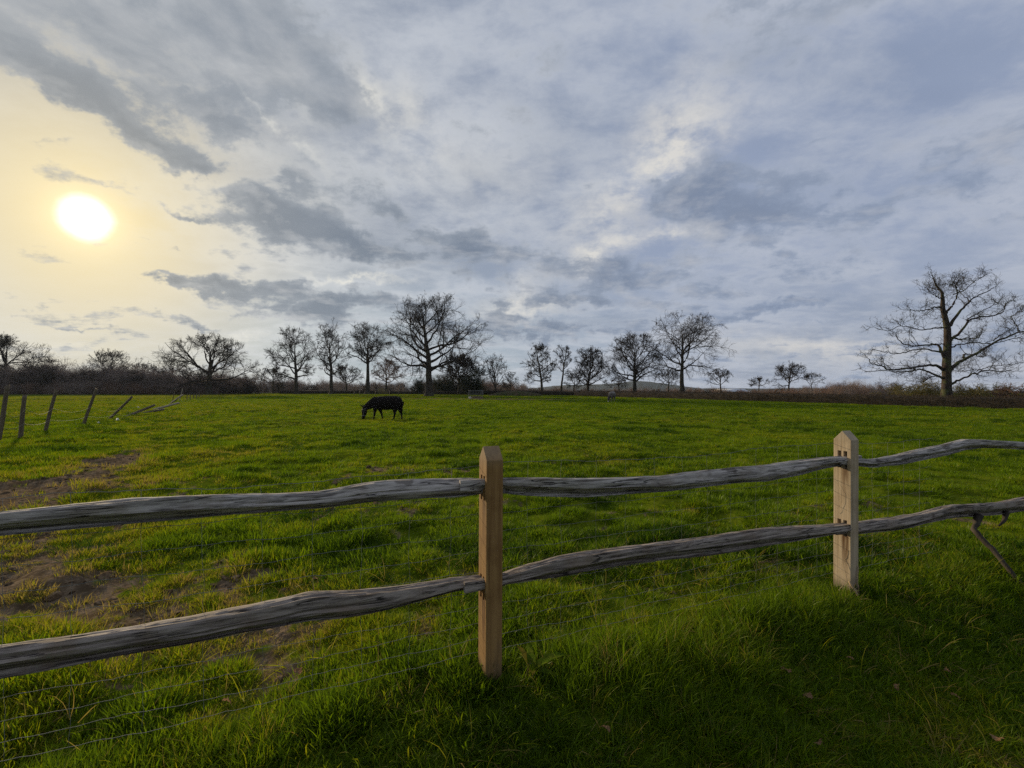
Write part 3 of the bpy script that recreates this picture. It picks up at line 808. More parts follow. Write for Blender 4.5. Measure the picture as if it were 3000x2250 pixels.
# the great oak on the right, its main limbs laid out by hand
def great_oak():
    Y = 47.0; px = 2778; k = Y / F
    foot = at(px, Y)
    by = 1148 + (EYE - foot.z) / k
    rg = np.random.default_rng(91)
    def pt(zx, zy, dy=0.0):      # from an enlarged view of that corner
        X = 2200 + zx / 2.765; Yp = 780 + zy / 2.765
        return ((X - px) * k, dy, (by - Yp) * k)
    trunk = [(1585, 1060), (1583, 1000), (1585, 900), (1583, 800), (1588, 700), (1592, 600), (1590, 500), (1575, 420), (1553, 340), (1552, 250), (1545, 200), (1500, 150), (1480, 100), (1465, 60)]
    rt = [.54, .43, .39, .37, .34, .32, .29, .24, .21, .16, .12, .08, .05, .02]
    limbs = [
        ([(1575, 840), (1520, 805), (1480, 793), (1400, 800), (1300, 812), (1200, 825), (1120, 835), (1060, 830), (1000, 800), (930, 790), (895, 775), (890, 755)], .17, -.8),
        ([(1570, 900), (1520, 880), (1440, 835), (1380, 825), (1330, 840), (1250, 850), (1150, 830), (1000, 845)], .13, .9),
        ([(1570, 905), (1500, 885), (1420, 885), (1340, 905), (1290, 930), (1225, 930)], .07, -1.5),
        ([(1570, 740), (1540, 660), (1530, 620), (1450, 630), (1350, 635), (1280, 620), (1240, 585), (1225, 540)], .15, .6),
        ([(1560, 490), (1500, 490), (1430, 505), (1370, 470), (1300, 460), (1230, 500), (1150, 470)], .08, 1.6),
        ([(1552, 330), (1500, 320), (1440, 345), (1380, 350), (1330, 330)], .10, .5),
        ([(1550, 260), (1490, 250), (1430, 240), (1370, 215), (1310, 185)], .07, -1.0),
        ([(1545, 200), (1520, 170), (1545, 120), (1570, 75)], .05, .8),
        ([(1568, 380), (1610, 330), (1630, 270), (1635, 220), (1605, 165), (1600, 145)], .14, -.6),
        ([(1635, 220), (1680, 200), (1700, 150), (1740, 110)], .06, -1.2),
        ([(1605, 150), (1640, 120)], .05, -.6),
        ([(1590, 470), (1605, 420), (1625, 350), (1640, 280)], .13, .8),
        ([(1600, 480), (1650, 420), (1720, 340), (1780, 290), (1800, 260), (1880, 220), (1960, 185), (2000, 165)], .17, .4),
        ([(1780, 280), (1770, 200), (1745, 110)], .06, 1.2),
        ([(1605, 610), (1670, 540), (1740, 430), (1800, 410), (1900, 405), (1970, 375), (1975, 300), (2030, 285)], .15, -.9),
        ([(1740, 430), (1790, 370), (1850, 310)], .07, -1.4),
        ([(1605, 580), (1680, 570), (1740, 585), (1830, 560), (1920, 570), (1990, 550), (2050, 470)], .11, 1.5),
        ([(1610, 840), (1640, 790), (1720, 745), (1830, 690), (1960, 600), (2060, 560), (2140, 530), (2220, 518), (2300, 500), (2380, 460)], .21, -.5),
        ([(1960, 595), (2000, 540), (2030, 500)], .06, -.8),
        ([(2170, 525), (2160, 470), (2110, 410), (2180, 360), (2240, 350)], .07, .2),
        ([(1720, 745), (1750, 700), (1850, 700), (1950, 725), (2020, 700)], .10, 1.0),
        ([(1610, 950), (1680, 905), (1760, 860), (1830, 840), (1900, 850), (1970, 840)], .13, -1.2),
        ([(1830, 840), (1880, 800), (1960, 800), (2010, 780)], .05, -1.6),
        ([(1610, 830), (1660, 800), (1760, 800), (1850, 780), (1950, 770)], .08, 2.4),
        ([(1575, 700), (1480, 660), (1400, 655), (1330, 690), (1250, 670), (1170, 640)], .10, 2.2),
        ([(1600, 650), (1680, 620), (1760, 640), (1860, 600)], .08, -2.6),
    ]
    P0 = np.array([[pt(*q) for q in trunk]]); tv, tq = tubes(P0, np.array([rt]), 14)
    Vs, Qs, off = [], [], 0
    def push(P, Rr, sd):
        nonlocal off
        V, Q = tubes(P, Rr, sd); Vs.append(V); Qs.append(Q + off); off += len(V)
    LP, LR = [], []
    for pts, r, dep in limbs:
        n = len(pts)
        p = np.array([pt(a, b, dep * (i / (n - 1)) * 1.4) for i, (a, b) in enumerate(pts)])
        t = np.linspace(0, n - 1, 26)
        p = np.stack([np.interp(t, np.arange(n), p[:, i]) for i in range(3)], -1)
        kk = np.array([.25, .5, .25])
        for i in range(3): p[1:-1, i] = np.convolve(p[:, i], kk, 'valid')
        p[1:] += rg.normal(0, .035, p[1:].shape)
        LP.append(p); LR.append(np.linspace(r, .030, 26) * (1 - .25 * np.sin(np.linspace(0, np.pi, 26))))
    LP, LR = np.array(LP), np.array(LR); push(LP, LR, 8)
    prevP, prevR = LP, LR
    tw = .0085
    for lev, (m, segs, sides, la, lb, wob) in enumerate(((10, 8, 4, .8, 2.3, .36), (7, 5, 3, .4, 1.15, .36), (4, 2, 3, .25, .7, .3))):
        b, dd, r_, t_, par = spawn(rg, prevP, prevR, m, .10 if lev else .22, 1.0, 30, 75)
        dd = unit(dd * np.array([1, .8, 1]) + np.array([0, 0, .22 if lev < 2 else .08]))
        pl = np.linalg.norm(np.diff(prevP, axis=1), axis=2).sum(1)[par]
        ok = rg.random(len(b)) < pl / (4.2, 1.1, .5)[lev]
        b, dd, r_, t_ = b[ok], dd[ok], r_[ok], t_[ok]
        L = rg.uniform(la, lb, len(b)) * (1.1 - .4 * t_)
        r0 = np.clip(r_ * .6, tw * (2.2, 1.5, 1.1, .9)[lev], .020 + L * .012)
        P, Rr = grow(rg, b, dd, L, segs, wob, .03, r0, np.full(len(b), tw * (1.2, .9, .6, .4)[lev]))
        push(P, Rr, sides); prevP, prevR = P, Rr
    t = empty('oak_tree', foot - Vector((0, 0, .1)))
    obj('trunk', mesh_np('trunk', tv, tq, smooth=True), M_bark_right, t)
    obj('crown', mesh_np('crown', np.concatenate(Vs), np.concatenate(Qs), smooth=True), M_bark_right, t)
    tag(t, 'great gnarled bare oak with thick limbs towering over the hedge on the right', 'tree', G1)
great_oak()

# ------------------------------------------------------------------ scrub, thicket and far woods
def twig_shape(seed, H, W, stems, n2, n3, n4, wob=.14, lo=50, hi=85, twig=.02, trop=.03, round_=True):
    """one many-stemmed bush, foot at the origin"""
    rg = np.random.default_rng(seed)
    az = rg.uniform(0, 6.28, stems); el = np.radians(rg.uniform(lo, hi, stems))
    d = np.stack([np.cos(az) * np.cos(el), np.sin(az) * np.cos(el), np.sin(el)], -1)
    base = np.stack([np.cos(az), np.sin(az), 0 * az], -1) * W * .25 * rg.random(stems)[:, None]
    L = H * rg.uniform(.65, 1.05, stems) * (np.sin(el)**.5 if round_ else 1)
    P, Rr = grow(rg, base, d, L, 7, wob, trop, np.full(stems, twig * 2.4), np.full(stems, twig * .8))
    Vs, Qs, off = [], [], 0
    def push(P, Rr, sd):
        nonlocal off
        V, Q = tubes(P, Rr, sd); Vs.append(V); Qs.append(Q + off); off += len(V)
    push(P, Rr, 4)
    for lev, (m, segs, a, b_) in enumerate(((n2, 4, .25, .5), (n3, 2, .35, .7), (n4, 1, .4, .8))):
        if not m: continue
        b, dd, r_, t_, par = spawn(rg, P, Rr, m, .1, 1, 22, 60)
        pl = np.linalg.norm(np.diff(P, axis=1), axis=2).sum(1)[par]
        L = pl * rg.uniform(a, b_, len(b))
        P, Rr = grow(rg, b, dd, L, segs, wob, .02, np.clip(r_ * .7, twig * .5, twig * 1.4), np.full(len(b), twig * .35))
        push(P, Rr, 3)
    return np.concatenate(Vs), np.concatenate(Qs)
def proto(name, V, Q, mat, T=None):
    me = mesh_np(name, V, Q, T); me.materials.append(mat)
    return bpy.data.objects.new(name, me)

def belt(name, label, mats, X0, X1, n, yfun, hfun, seed, twig=.028, dens=(9, 6, 6, 5), lo=45):
    rg = np.random.default_rng(seed)
    protos = [proto('scrub', *twig_shape(seed * 10 + i, 1.0 * 6, 3.0, dens[0], dens[1], dens[2], dens[3], twig=twig, lo=lo), mats[i % len(mats)]) for i in range(3)]
    px = rg.uniform(X0, X1, n)
    Y = yfun(px, rg)
    X = (px - 1500) / F * Y
    z = ground_z(X, Y, False) - .15
    h = hfun(px, rg) * .78 / 6.0 * Y / F
    P = np.stack([X, Y, z], -1)
    rot = np.stack([rg.normal(0, .06, n), rg.normal(0, .06, n), rg.uniform(0, 6.28, n)], -1)
    w = rg.uniform(.8, 1.25, n)
    scl = np.stack([h * w, h * w, h], -1)
    return scatter(name, P, rot, scl, rg.random(n), rg.integers(0, 3, n), protos, label=label)
# the big thicket on the left
belt('thicket', 'dense grey brown winter thicket along the left field edge', [M_twig_scrub, M_twig, M_twig_scrub, M_twig_red, M_twig_scrub], -560, 760, 560,
     lambda p, r: r.uniform(108, 124, len(p)), lambda p, r: np.interp(p, [-560, 100, 240, 400, 520, 640, 760], [88, 86, 82, 78, 66, 54, 46]) * (.72 + .6 * fbm(p, p * 0, .022, 3)) * r.uniform(.5, 1.12, len(p)), 3)
belt('bramble_scrub', 'low reddish bramble scrub at the foot of the thicket', [M_twig_red, M_twig_scrub], -560, 640, 340,
     lambda p, r: r.uniform(105, 108, len(p)), lambda p, r: np.interp(p, [-260, 0, 300, 640], [36, 34, 44, 26]) * r.uniform(.6, 1.1, len(p)), 4, .024, (12, 7, 6, 3), 20)
# farther woods behind the middle trees
belt('far_wood', 'far bare woodland reading as one grey band behind the middle trees', [M_twig_scrub, M_twig], 640, 1540, 380,
     lambda p, r: r.uniform(150, 215, len(p)), lambda p, r: np.interp(p, [640, 760, 900, 1200, 1400, 1540], [58, 46, 38, 36, 40, 34]) * r.uniform(.6, 1.15, len(p)), 5, .034, (8, 6, 6, 4), 50)
belt('far_scrub', 'low dark scrub behind the field hedge in the middle distance', [M_twig, M_twig_scrub, M_twig_red], 1250, 2130, 330,
     lambda p, r: r.uniform(112, 150, len(p)), lambda p, r: np.interp(p, [1250, 1330, 1450, 1520, 1700, 2000, 2130], [52, 56, 40, 26, 20, 20, 22]) * r.uniform(.5, 1.1, len(p)), 6, .026, (10, 6, 6, 3), 35)
belt('brown_scrub', 'brown bushes behind the hedge left of the great oak', [M_twig_red, M_twig_scrub], 2130, 2640, 250,
     lambda p, r: r.uniform(84, 115, len(p)), lambda p, r: np.interp(p, [2130, 2260, 2400, 2450, 2520, 2560, 2640], [16, 22, 30, 46, 40, 30, 34]) * r.uniform(.55, 1.15, len(p)), 8, .018, (10, 6, 6, 4), 35)

# single bushes one can tell apart
def bush(name, label, px, Y, w_px, h_px, mat, seed, stems=30, n2=7, n3=6, n4=4, twig=.022, cat='bush'):
    k = Y / F
    V, Q = twig_shape(seed, h_px * k, w_px * k, stems, n2, n3, n4, twig=twig, lo=25, hi=85)
    V[:, 2] = np.maximum(V[:, 2], -.1)
    ext = np.percentile(V[:, 0], 98.5) - np.percentile(V[:, 0], 1.5); V[:, :2] *= (w_px * k) / ext; V[:, 2] *= h_px * k / np.percentile(V[:, 2], 97)
    t = empty(name, at(px, Y) - Vector((0, 0, .1)))
    obj('branches', mesh_np('branches', V, Q), mat, t)
    return tag(t, label, cat)
bush('bush', 'olive green rounded bush left of the great oak trunk', 2690, 58, 150, 52, M_twig_olive, 301)
bush('bush', 'pale wispy bush farther left of the great oak behind the hedge', 2600, 66, 80, 50, M_twig_scrub, 302, 16, 7, 6, 3)
bush('bush', 'olive brown bush right of the great oak trunk', 2888, 56, 130, 46, M_twig_olive, 303)
bush('bush', 'russet olive bush at the right frame edge behind the hedge', 2985, 54, 110, 44, M_twig_red, 304)
bush('bush', 'pale thin bush directly behind the great oak foot on its right', 2830, 62, 60, 48, M_twig_scrub, 305, 14, 6, 6, 3)
bush('evergreen_bush', 'dark evergreen bush beneath the tallest oak at its left', 1225, 112, 34, 40, M_ever, 306, 34, 7, 6, 4, .035)
bush('evergreen_bush', 'dark holly clump behind the ring feeder', 1385, 100, 70, 62, M_ever, 307, 36, 8, 6, 4, .035)
bush('evergreen_bush', 'dark evergreen mass right behind the tallest oak trunk', 1310, 112, 80, 52, M_ever, 308, 34, 8, 6, 4, .035)
M_pale = bark('catkin_twigs', (.22, .18, .08, 1), (.36, .30, .16, 1))
bush('bush', 'small pale straw bush behind the black donkey', 1121, 112, 26, 16, M_pale, 309, 20, 7, 6, 3, .02)

# ------------------------------------------------------------------ clipped hedges
def hedge(name, label, pts, height, width, seed, twigs, base_trunk=True):
    """pts: foot points; clipped top, stems and twigs showing in the faces"""
    rg = np.random.default_rng(seed)
    pts = np.array(pts, float)
    seg = np.linalg.norm(np.diff(pts, axis=0), axis=1); cum = np.concatenate([[0], np.cumsum(seg)])
    n = int(cum[-1] / .35) + 2; s = np.linspace(0, cum[-1], n)
    c = np.stack([np.interp(s, cum, pts[:, 0]), np.interp(s, cum, pts[:, 1])], -1)
    tg = unit(np.gradient(c, axis=0)); nr = np.stack([tg[:, 1], -tg[:, 0]], -1)
    g = ground_z(c[:, 0], c[:, 1], False)
    hv = np.interp(s, cum, height)
    prof = [(-.46, -.1), (-.50, .35), (-.48, .80), (-.36, .95), (0, 1.0), (.36, .95), (.48, .80), (.50, .35), (.46, -.1)]
    m = len(prof); V = np.zeros((n, m, 3))
    for j, (a, b) in enumerate(prof):
        o = a * width * .86 * (1 + .18 * (fbm(s, s * 0 + j * 7.1, 1.2, 3) - .5)); hh = b * hv * .93 * (1 + .16 * (fbm(s, s * 0 + j * 3.3, .9, 3) - .5))
        V[:, j, 0] = c[:, 0] + nr[:, 0] * o; V[:, j, 1] = c[:, 1] + nr[:, 1] * o; V[:, j, 2] = g + hh
    i, j = np.meshgrid(np.arange(n - 1), np.arange(m - 1), indexing='ij')
    Q = np.stack([i * m + j, i * m + j + 1, (i + 1) * m + j + 1, (i + 1) * m + j], -1).reshape(-1, 4)
    foot = Vector((pts[0, 0], pts[0, 1], g[0]))
    t = empty(name, foot)
    V0 = V.reshape(-1, 3) - np.array(foot)
    obj('inner_growth', mesh_np('inner_growth', V0, Q, smooth=True), M_hedge_core, t)
    # twigs through every face
    k = twigs
    si = rg.uniform(0, n - 1.001, k); i0 = si.astype(int); w = (si - i0)[:, None]
    cc = c[i0] * (1 - w) + c[i0 + 1] * w; nn = nr[i0]; gg = g[i0]; hh = hv[i0]
    side = rg.choice([-1, 1, 1, 0], k); b = rg.uniform(.05, .96, k)
    off = np.where(side == 0, rg.uniform(-.42, .42, k), side * .40) * width
    zz = np.where(side == 0, .92, b) * hh
    p0 = np.stack([cc[:, 0] + nn[:, 0] * off, cc[:, 1] + nn[:, 1] * off, gg + zz], -1)
    dn = np.stack([nn[:, 0] * side, nn[:, 1] * side, .45 + .9 * (side == 0)], -1) + rg.normal(0, .55, (k, 3))
    dn = unit(dn)
    L = rg.uniform(.12, .30, k) * np.minimum(1, hh)
    P, Rr = grow(rg, p0, dn, L, 1, .3, .05, np.full(k, .011), np.full(k, .004))
    V1, Q1 = tubes(P, Rr, 3)
    obj('twigs', mesh_np('twigs', V1 - np.array(foot), Q1), M_hedge, t)
    return tag(t, label, 'hedge')
hedge('clipped_hedge', 'long clipped brown hedge running along the right side of the field', [(48, 24), (41, 36.7), (30, 57), (21.5, 74), (13.0, 92)], [1.0, 1.0, 1.05, 1.0, .95], 1.3, 5, 24000)
hedge('clipped_hedge', 'low dark hedge across the far side of the field in the middle', [(13, 94), (2, 101), (-14, 108), (-34, 118), (-62, 122)], [.9, 1.1, .8, .8, .9], 1.4, 6, 9000)

# a low grey barn beyond the hedge
def barn():
    Y = 185; k = Y / F
    c = at(2155, Y); w = 76 * k
    t = empty('barn', (c.x, c.y, c.z))
    def box(name, x0, x1, y0, y1, z0, z1, mat):
        V = [(x, y, z) for z in (z0, z1) for y in (y0, y1) for x in (x0, x1)]
        Q = [(0, 2, 3, 1), (4, 5, 7, 6), (0, 1, 5, 4), (2, 6, 7, 3), (0, 4, 6, 2), (1, 3, 7, 5)]
        return obj(name, mesh_np(name, V, Q), mat, t)
    mw = material('barn_boards', lambda nt: principled(nt, (.20, .19, .18, 1), .8, .2))
    mr = material('barn_sheet_roof', lambda nt: principled(nt, mixc(sstep(noise(coord('Object'), .8, 4, .6), .4, .6), (.50, .52, .55, 1), (.60, .62, .65, 1)), .5, .4))
    e = (1148 - 1147) * k + EYE - c.z; rdg = (1148 - 1139) * k + EYE - c.z
    for i in range(6): box('wall_board', -w / 2 + i * w / 6 + .02, -w / 2 + (i + 1) * w / 6 - .02, 0, 9, -1, e, mw)
    x = w / 2 + .3
    V = [(-x, -.4, e), (x, -.4, e), (x, 4.5, rdg), (-x, 4.5, rdg), (x, 9.4, e), (-x, 9.4, e)]
    V += [(a, b, z - .15) for a, b, z in V]
    Q = [(0, 1, 2, 3), (3, 2, 4, 5), (7, 6, 9, 8), (8, 9, 11, 10), (0, 6, 7, 1), (5, 4, 10, 11), (1, 7, 8, 2), (2, 8, 10, 4), (0, 3, 9, 6), (3, 5, 11, 9)]
    obj('roof', mesh_np('roof', V, Q), mr, t)
    tag(t, 'distant low barn with pale grey roof showing over the hedge', 'barn')
barn()

# ------------------------------------------------------------------ leaning posts of the broken fence on the left
M_old = wood('old_stake', (.085, .066, .045, 1), (.165, .130, .090, 1), (.10, .075, .045, 1), 'z', 60.)
M_oldpale = wood('old_pale_stake', (.24, .20, .15, 1), (.36, .31, .24, 1), (.20, .165, .12, 1), 'z', 60.)
def stake(name, label, px, py, tx, ty, r=.045, mat=None, group=None, seed=0, dY=0.0, cat='fence post', lying=False):
    """foot at photograph point (px, py) on the ground, head at (tx, ty)"""
    Y = EYE * F / max(py - 1148, 4)
    for _ in range(12):
        Y = (EYE - gz((px - 1500) / F * Y, Y)) * F / max(py - 1148, 4)
    foot = at(px, Y)
    k = Y / F
    Yt = Y + dY
    head = Vector(((tx - 1500) / F * Yt, Yt, EYE - (ty - 1148) / F * Yt))
    v = head - foot; L = v.length
    rg = np.random.default_rng(seed + 100)
    n, m = 14, 10
    t = np.linspace(0, 1, n); z = -.12 * (not lying) + t * (L + .12 * (not lying))
    th = np.arange(m) * 2 * np.pi / m
    rr = r * (1.06 - .12 * t)[:, None] * (1 + .12 * (fbm(np.cos(th)[None] * 2 + 9 + 0 * t[:, None], np.sin(th)[None] * 2 + 5 + 2 * z[:, None] + seed * 3.7, 1.4, 3) - .5))
    bx = .02 * np.sin(t * 3 + seed)
    V = np.stack([rr * np.cos(th) + bx[:, None], rr * np.sin(th), z[:, None] + 0 * rr], -1)
    V[-1, :, 2] += .03 * np.cos(th + seed)
    V = V.reshape(-1, 3)
    i, j = np.meshgrid(np.arange(n - 1), np.arange(m), indexing='ij'); j2 = (j + 1) % m
    Q = np.stack([i * m + j, i * m + j2, (i + 1) * m + j2, (i + 1) * m + j], -1)
    V = np.concatenate([V, [[bx[-1], 0, z[-1] + .004]]])
    jj = np.arange(m); e = (n - 1) * m
    T = np.stack([jj * 0 + n * m, e + jj, e + (jj + 1) % m], -1)
    o = obj(name, mesh_np(name, V, Q, T, smooth=True), mat or M_old, None, foot)
    o.rotation_euler = v.to_track_quat('Z', 'Y').to_euler()
    return tag(o, label, cat, group)
GP = 'posts of the broken-down fence on the left'
P_ = []
P_.append(stake('fence_post', 'leaning round post cut by the left frame edge', -6, 1290, 24, 1129, .055, group=GP, seed=1))
P_.append(stake('fence_post', 'nearly upright short round post, second from the left frame edge', 59, 1281, 75, 1158, .055, group=GP, seed=2))
P_.append(stake('fence_post', 'leaning round post, third from the left frame edge', 134, 1262, 166, 1142, .055, group=GP, seed=3))
P_.append(stake('fence_post', 'leaning round post with pale top, fourth from the left frame edge', 246, 1245, 282, 1139, .058, group=GP, seed=4))
P_.append(stake('fence_post', 'round post tilted over at forty-five degrees right of the upright ones', 321, 1228, 386, 1163, .060, group=GP, seed=5))
P_.append(stake('fallen_post', 'dark fallen post lying nearly flat in the grass, nearest of the fallen', 375, 1218, 453, 1187, .078, group=GP, seed=6, dY=.6))
P_.append(stake('fallen_post', 'fallen post lying flat beneath the pale one', 408, 1209, 481, 1199, .070, group=GP, seed=7, dY=1.0))
P_.append(stake('fallen_post', 'pale fallen post propped just above the grass', 452, 1199, 526, 1180, .080, M_oldpale, GP, 8, dY=1.0))
P_.append(stake('fallen_post', 'pale post tilted low beyond the fallen ones', 497, 1184, 537, 1156, .080, M_oldpale, GP, 9))
stake('fence_post', 'thin leaning stake standing behind the fallen posts', 505, 1176, 514, 1141, .045, group=GP, seed=10)
stake('fence_post', 'short pale stake just right of the thin leaning stake', 526, 1176, 535, 1139, .045, M_oldpale, GP, 11)
for i, (px, py) in enumerate(((547, 1172), (558, 1172), (567, 1170), (576, 1168), (584, 1166), (592, 1165), (601, 1163), (610, 1162), (620, 1161), (632, 1160), (645, 1159))):
    h = 1.35 * F / (EYE * F / (py - 1148) * .62)
    od = ('first', 'second', 'third', 'fourth', 'fifth', 'sixth', 'seventh', 'eighth', 'ninth', 'tenth', 'farthest')[i]
    stake('fence_stake', od + ' small upright stake beyond the fallen posts in the row receding to the broad oak', px, py, px + (2, -1, 1, 0, 1, 0, 2, 0, -1, 0, 1)[i], py - min(h, 17 - i * .5), .05, group='receding row of small upright stakes', seed=20 + i)
for i, px in enumerate((1038, 1054, 1100, 1142, 1168, 1240)):
    p = at(px, 100 + i % 3)
    o = obj('fence_stake', tube_mesh('fence_stake', [(0, 0, -.1), (0, 0, .45), (.02, 0, .9)], [.09, .08, .075], 7), M_old, None, p)
    tag(o, ('leftmost', 'second', 'third', 'fourth', 'fifth', 'rightmost')[i] + ' of the tiny dark stakes before the far hedge behind the black donkey', 'fence post', 'tiny stakes before the far hedge')
# slack wire still hanging from those posts
M_rust = material('pale_slack_wire', lambda nt: principled(nt, (.36, .34, .26, 1), .7, .2))
for j, (hf, lab) in enumerate(((.30, 'slack lower wire strung between the leaning posts on the left'), (.62, 'slack upper wire strung between the leaning posts on the left'))):
    pts = []
    for a, b in zip(P_[:5], P_[1:6]):
        A = a.matrix_basis @ Vector((0, -.06, 1.45 * hf)); B = b.matrix_basis @ Vector((0, -.06, 1.45 * hf))
        for t in np.linspace(0, 1, 12)[:-1]:
            q = A.lerp(B, t); q.z -= .10 * math.sin(t * math.pi) * (1 + j); q.z = max(q.z, gz(q.x, q.y) + .04); pts.append(tuple(q))
    o0 = Vector(pts[0])
    tag(obj('slack_wire', tube_mesh('slack_wire', [tuple(Vector(p) - o0) for p in pts], .0032, 4), M_rust, None, o0), lab, 'wire')
# scraps of white plastic lying by the fallen posts
M_scrap = material('white_plastic', lambda nt: principled(nt, (.75, .76, .74, 1), .5, .4))
for i, (px, py, s, lab) in enumerate(((346, 1233, .11, 'white plastic scrap in the grass before the tilted post'), (406, 1200, .12, 'white plastic scrap on the dark fallen post'), (383, 1219, .08, 'small white plastic scrap at the foot of the dark fallen post'), (290, 1240, .07, 'small yellowish scrap right of the fourth leaning post'))):
    Y = (EYE) * F / (py - 1148); p = at(px, Y)
    V = [(-s, 0, 0), (-.3 * s, .4 * s, 0), (s * .5, .3 * s, .3 * s), (0, 0, 1.3 * s), (-.9 * s, .1 * s, 1.0 * s), (s * .3, -.3 * s, .5 * s)]
    T = [(0, 5, 4), (5, 3, 4), (5, 2, 3), (0, 1, 5), (1, 2, 5), (0, 4, 1), (4, 3, 1), (3, 2, 1)]
    tag(obj('plastic_scrap', mesh_np('plastic_scrap', V, None, T), M_scrap, None, p), lab, 'litter')

# ------------------------------------------------------------------ donkeys
def loft(pts, m=14):
    """pts: (x, y, z, r_side, r_fore) closed tube through them"""
    A = np.array(pts, float); P = A[:, :3]
    D = unit(np.gradient(P, axis=0))
    side = np.array([0, 1., 0])
    U = unit(np.cross(D, side)); W = unit(np.cross(U, D))
    th = np.arange(m) * 2 * np.pi / m
    V = P[:, None] + A[:, 3, None, None] * W[:, None] * np.cos(th)[:, None] + A[:, 4, None, None] * U[:, None] * np.sin(th)[:, None]
    n = len(A)
    i, j = np.meshgrid(np.arange(n - 1), np.arange(m), indexing='ij'); j2 = (j + 1) % m
    Q = np.stack([i * m + j, (i + 1) * m + j, (i + 1) * m + j2, i * m + j2], -1).reshape(-1, 4)
    V = np.concatenate([V.reshape(-1, 3), P[:1], P[-1:]])
    a = n * m; jj = np.arange(m); e = (n - 1) * m
    T = np.concatenate([np.stack([jj * 0 + a, jj, (jj + 1) % m], -1), np.stack([jj * 0 + a + 1, e + (jj + 1) % m, e + jj], -1)])
    return V, Q, T
def donkey_body(seed):
    K = .002094
    def p(zx, zy, y, rs, rf=None): return ((zx - 1200) * K, y, (975 - zy) * K, rs, rs if rf is None else rf)
    parts = []
    # trunk of the body, chest to rump
    parts.append([p(815, 540, 0, .05, .08), p(835, 550, 0, .15, .25), p(900, 552, 0, .235, .335), p(980, 552, 0, .275, .365), p(1060, 552, 0, .30, .375), p(1200, 552, 0, .335, .385),
                  p(1330, 540, 0, .325, .365), p(1420, 530, 0, .30, .345), p(1500, 530, 0, .25, .29), p(1545, 535, 0, .17, .20), p(1562, 540, 0, .06, .08)])
    # neck
    parts.append([p(930, 520, 0, .15, .27), p(850, 550, 0, .135, .26), p(770, 595, 0, .115, .215), p(700, 640, 0, .10, .175), p(640, 675, 0, .09, .14), p(605, 690, 0, .07, .10)])
    # head
    parts.append([p(612, 655, 0, .05, .06), p(605, 690, 0, .09, .12), p(600, 740, 0, .10, .150), p(598, 790, 0, .095, .150), p(590, 840, 0, .08, .120), p(578, 890, 0, .065, .092), p(568, 930, 0, .065, .085), p(562, 958, 0, .058, .072), p(560, 972, 0, .03, .04)])
    # legs: fore near, fore far, hind near, hind far
    for y, q in ((-.15, [(905, 620, .10, .14), (895, 700, .085, .12), (888, 770, .060, .075), (882, 830, .054, .062), (877, 862, .050, .055), (868, 910, .036, .042), (860, 938, .046, .05), (852, 958, .05, .062), (848, 975, .058, .075)]),
                 (.15, [(960, 620, .10, .15), (975, 700, .085, .125), (1000, 775, .058, .075), (1022, 840, .052, .058), (1032, 880, .042, .048), (1040, 920, .036, .040), (1044, 945, .046, .05), (1045, 972, .058, .072)]),
                 (-.16, [(1440, 520, .15, .26), (1432, 610, .14, .23), (1412, 700, .105, .15), (1400, 760, .07, .10), (1402, 815, .052, .070), (1396, 850, .044, .058), (1384, 910, .037, .044), (1376, 940, .046, .05), (1366, 958, .05, .062), (1362, 973, .058, .075)]),
                 (.16, [(1490, 520, .15, .25), (1492, 610, .14, .21), (1490, 700, .105, .14), (1505, 760, .07, .095), (1530, 810, .052, .070), (1538, 845, .044, .055), (1542, 905, .037, .043), (1546, 935, .046, .05), (1548, 955, .05, .06), (1550, 970, .058, .072)])):
        parts.append([p(a, b, y, c, d) for a, b, c, d in q])
    # ears and tail
    parts.append([p(590, 672, -.06, .02, .025), p(565, 650, -.085, .035, .032), p(540, 625, -.10, .042, .034), p(515, 603, -.10, .032, .026), p(492, 590, -.10, .010, .010)])
    parts.append([p(590, 672, .06, .02, .025), p(570, 645, .09, .035, .032), p(552, 615, .12, .042, .034), p(535, 590, .13, .032, .026), p(522, 572, .13, .010, .010)])
    parts.append([p(1545, 470, 0, .03, .03), p(1566, 500, 0, .034, .034), p(1574, 570, 0, .028, .028), p(1572, 640, 0, .026, .026), p(1566, 700, 0, .045, .04), p(1560, 760, 0, .05, .045), p(1556, 800, 0, .02, .02)])
    # mane
    parts.append([p(880, 400, 0, .03, .05), p(820, 435, 0, .035, .06), p(750, 490, 0, .035, .06), p(680, 550, 0, .035, .06), p(620, 605, 0, .035, .05), p(590, 640, 0, .03, .04), p(575, 670, 0, .02, .03)])
    # belly sheath
    parts.append([p(1310, 680, 0, .05, .05), p(1325, 712, 0, .04, .04), p(1330, 735, 0, .02, .02)])
    Vs, Qs, Ts, off = [], [], [], 0
    for q in parts:
        V, Q, T = loft(q); Vs.append(V); Qs.append(Q + off); Ts.append(T + off); off += len(V)
    me = mesh_np('body', np.concatenate(Vs), np.concatenate(Qs), np.concatenate(Ts), smooth=True)
    o = bpy.data.objects.new('tmp', me); COL.objects.link(o)
    r = o.modifiers.new('r', 'REMESH'); r.mode = 'VOXEL'; r.voxel_size = .016; r.use_smooth_shade = True
    s = o.modifiers.new('s', 'SMOOTH'); s.iterations = 4; s.factor = .5
    res = bpy.data.meshes.new_from_object(o.evaluated_get(bpy.context.evaluated_depsgraph_get()))
    bpy.data.objects.remove(o)
    # shaggy coat
    n = len(res.vertices); co = np.zeros(n * 3, np.float32); res.vertices.foreach_get('co', co); co = co.reshape(-1, 3)
    nn = np.zeros(n * 3, np.float32); res.vertices.foreach_get('normal', nn); nn = nn.reshape(-1, 3)
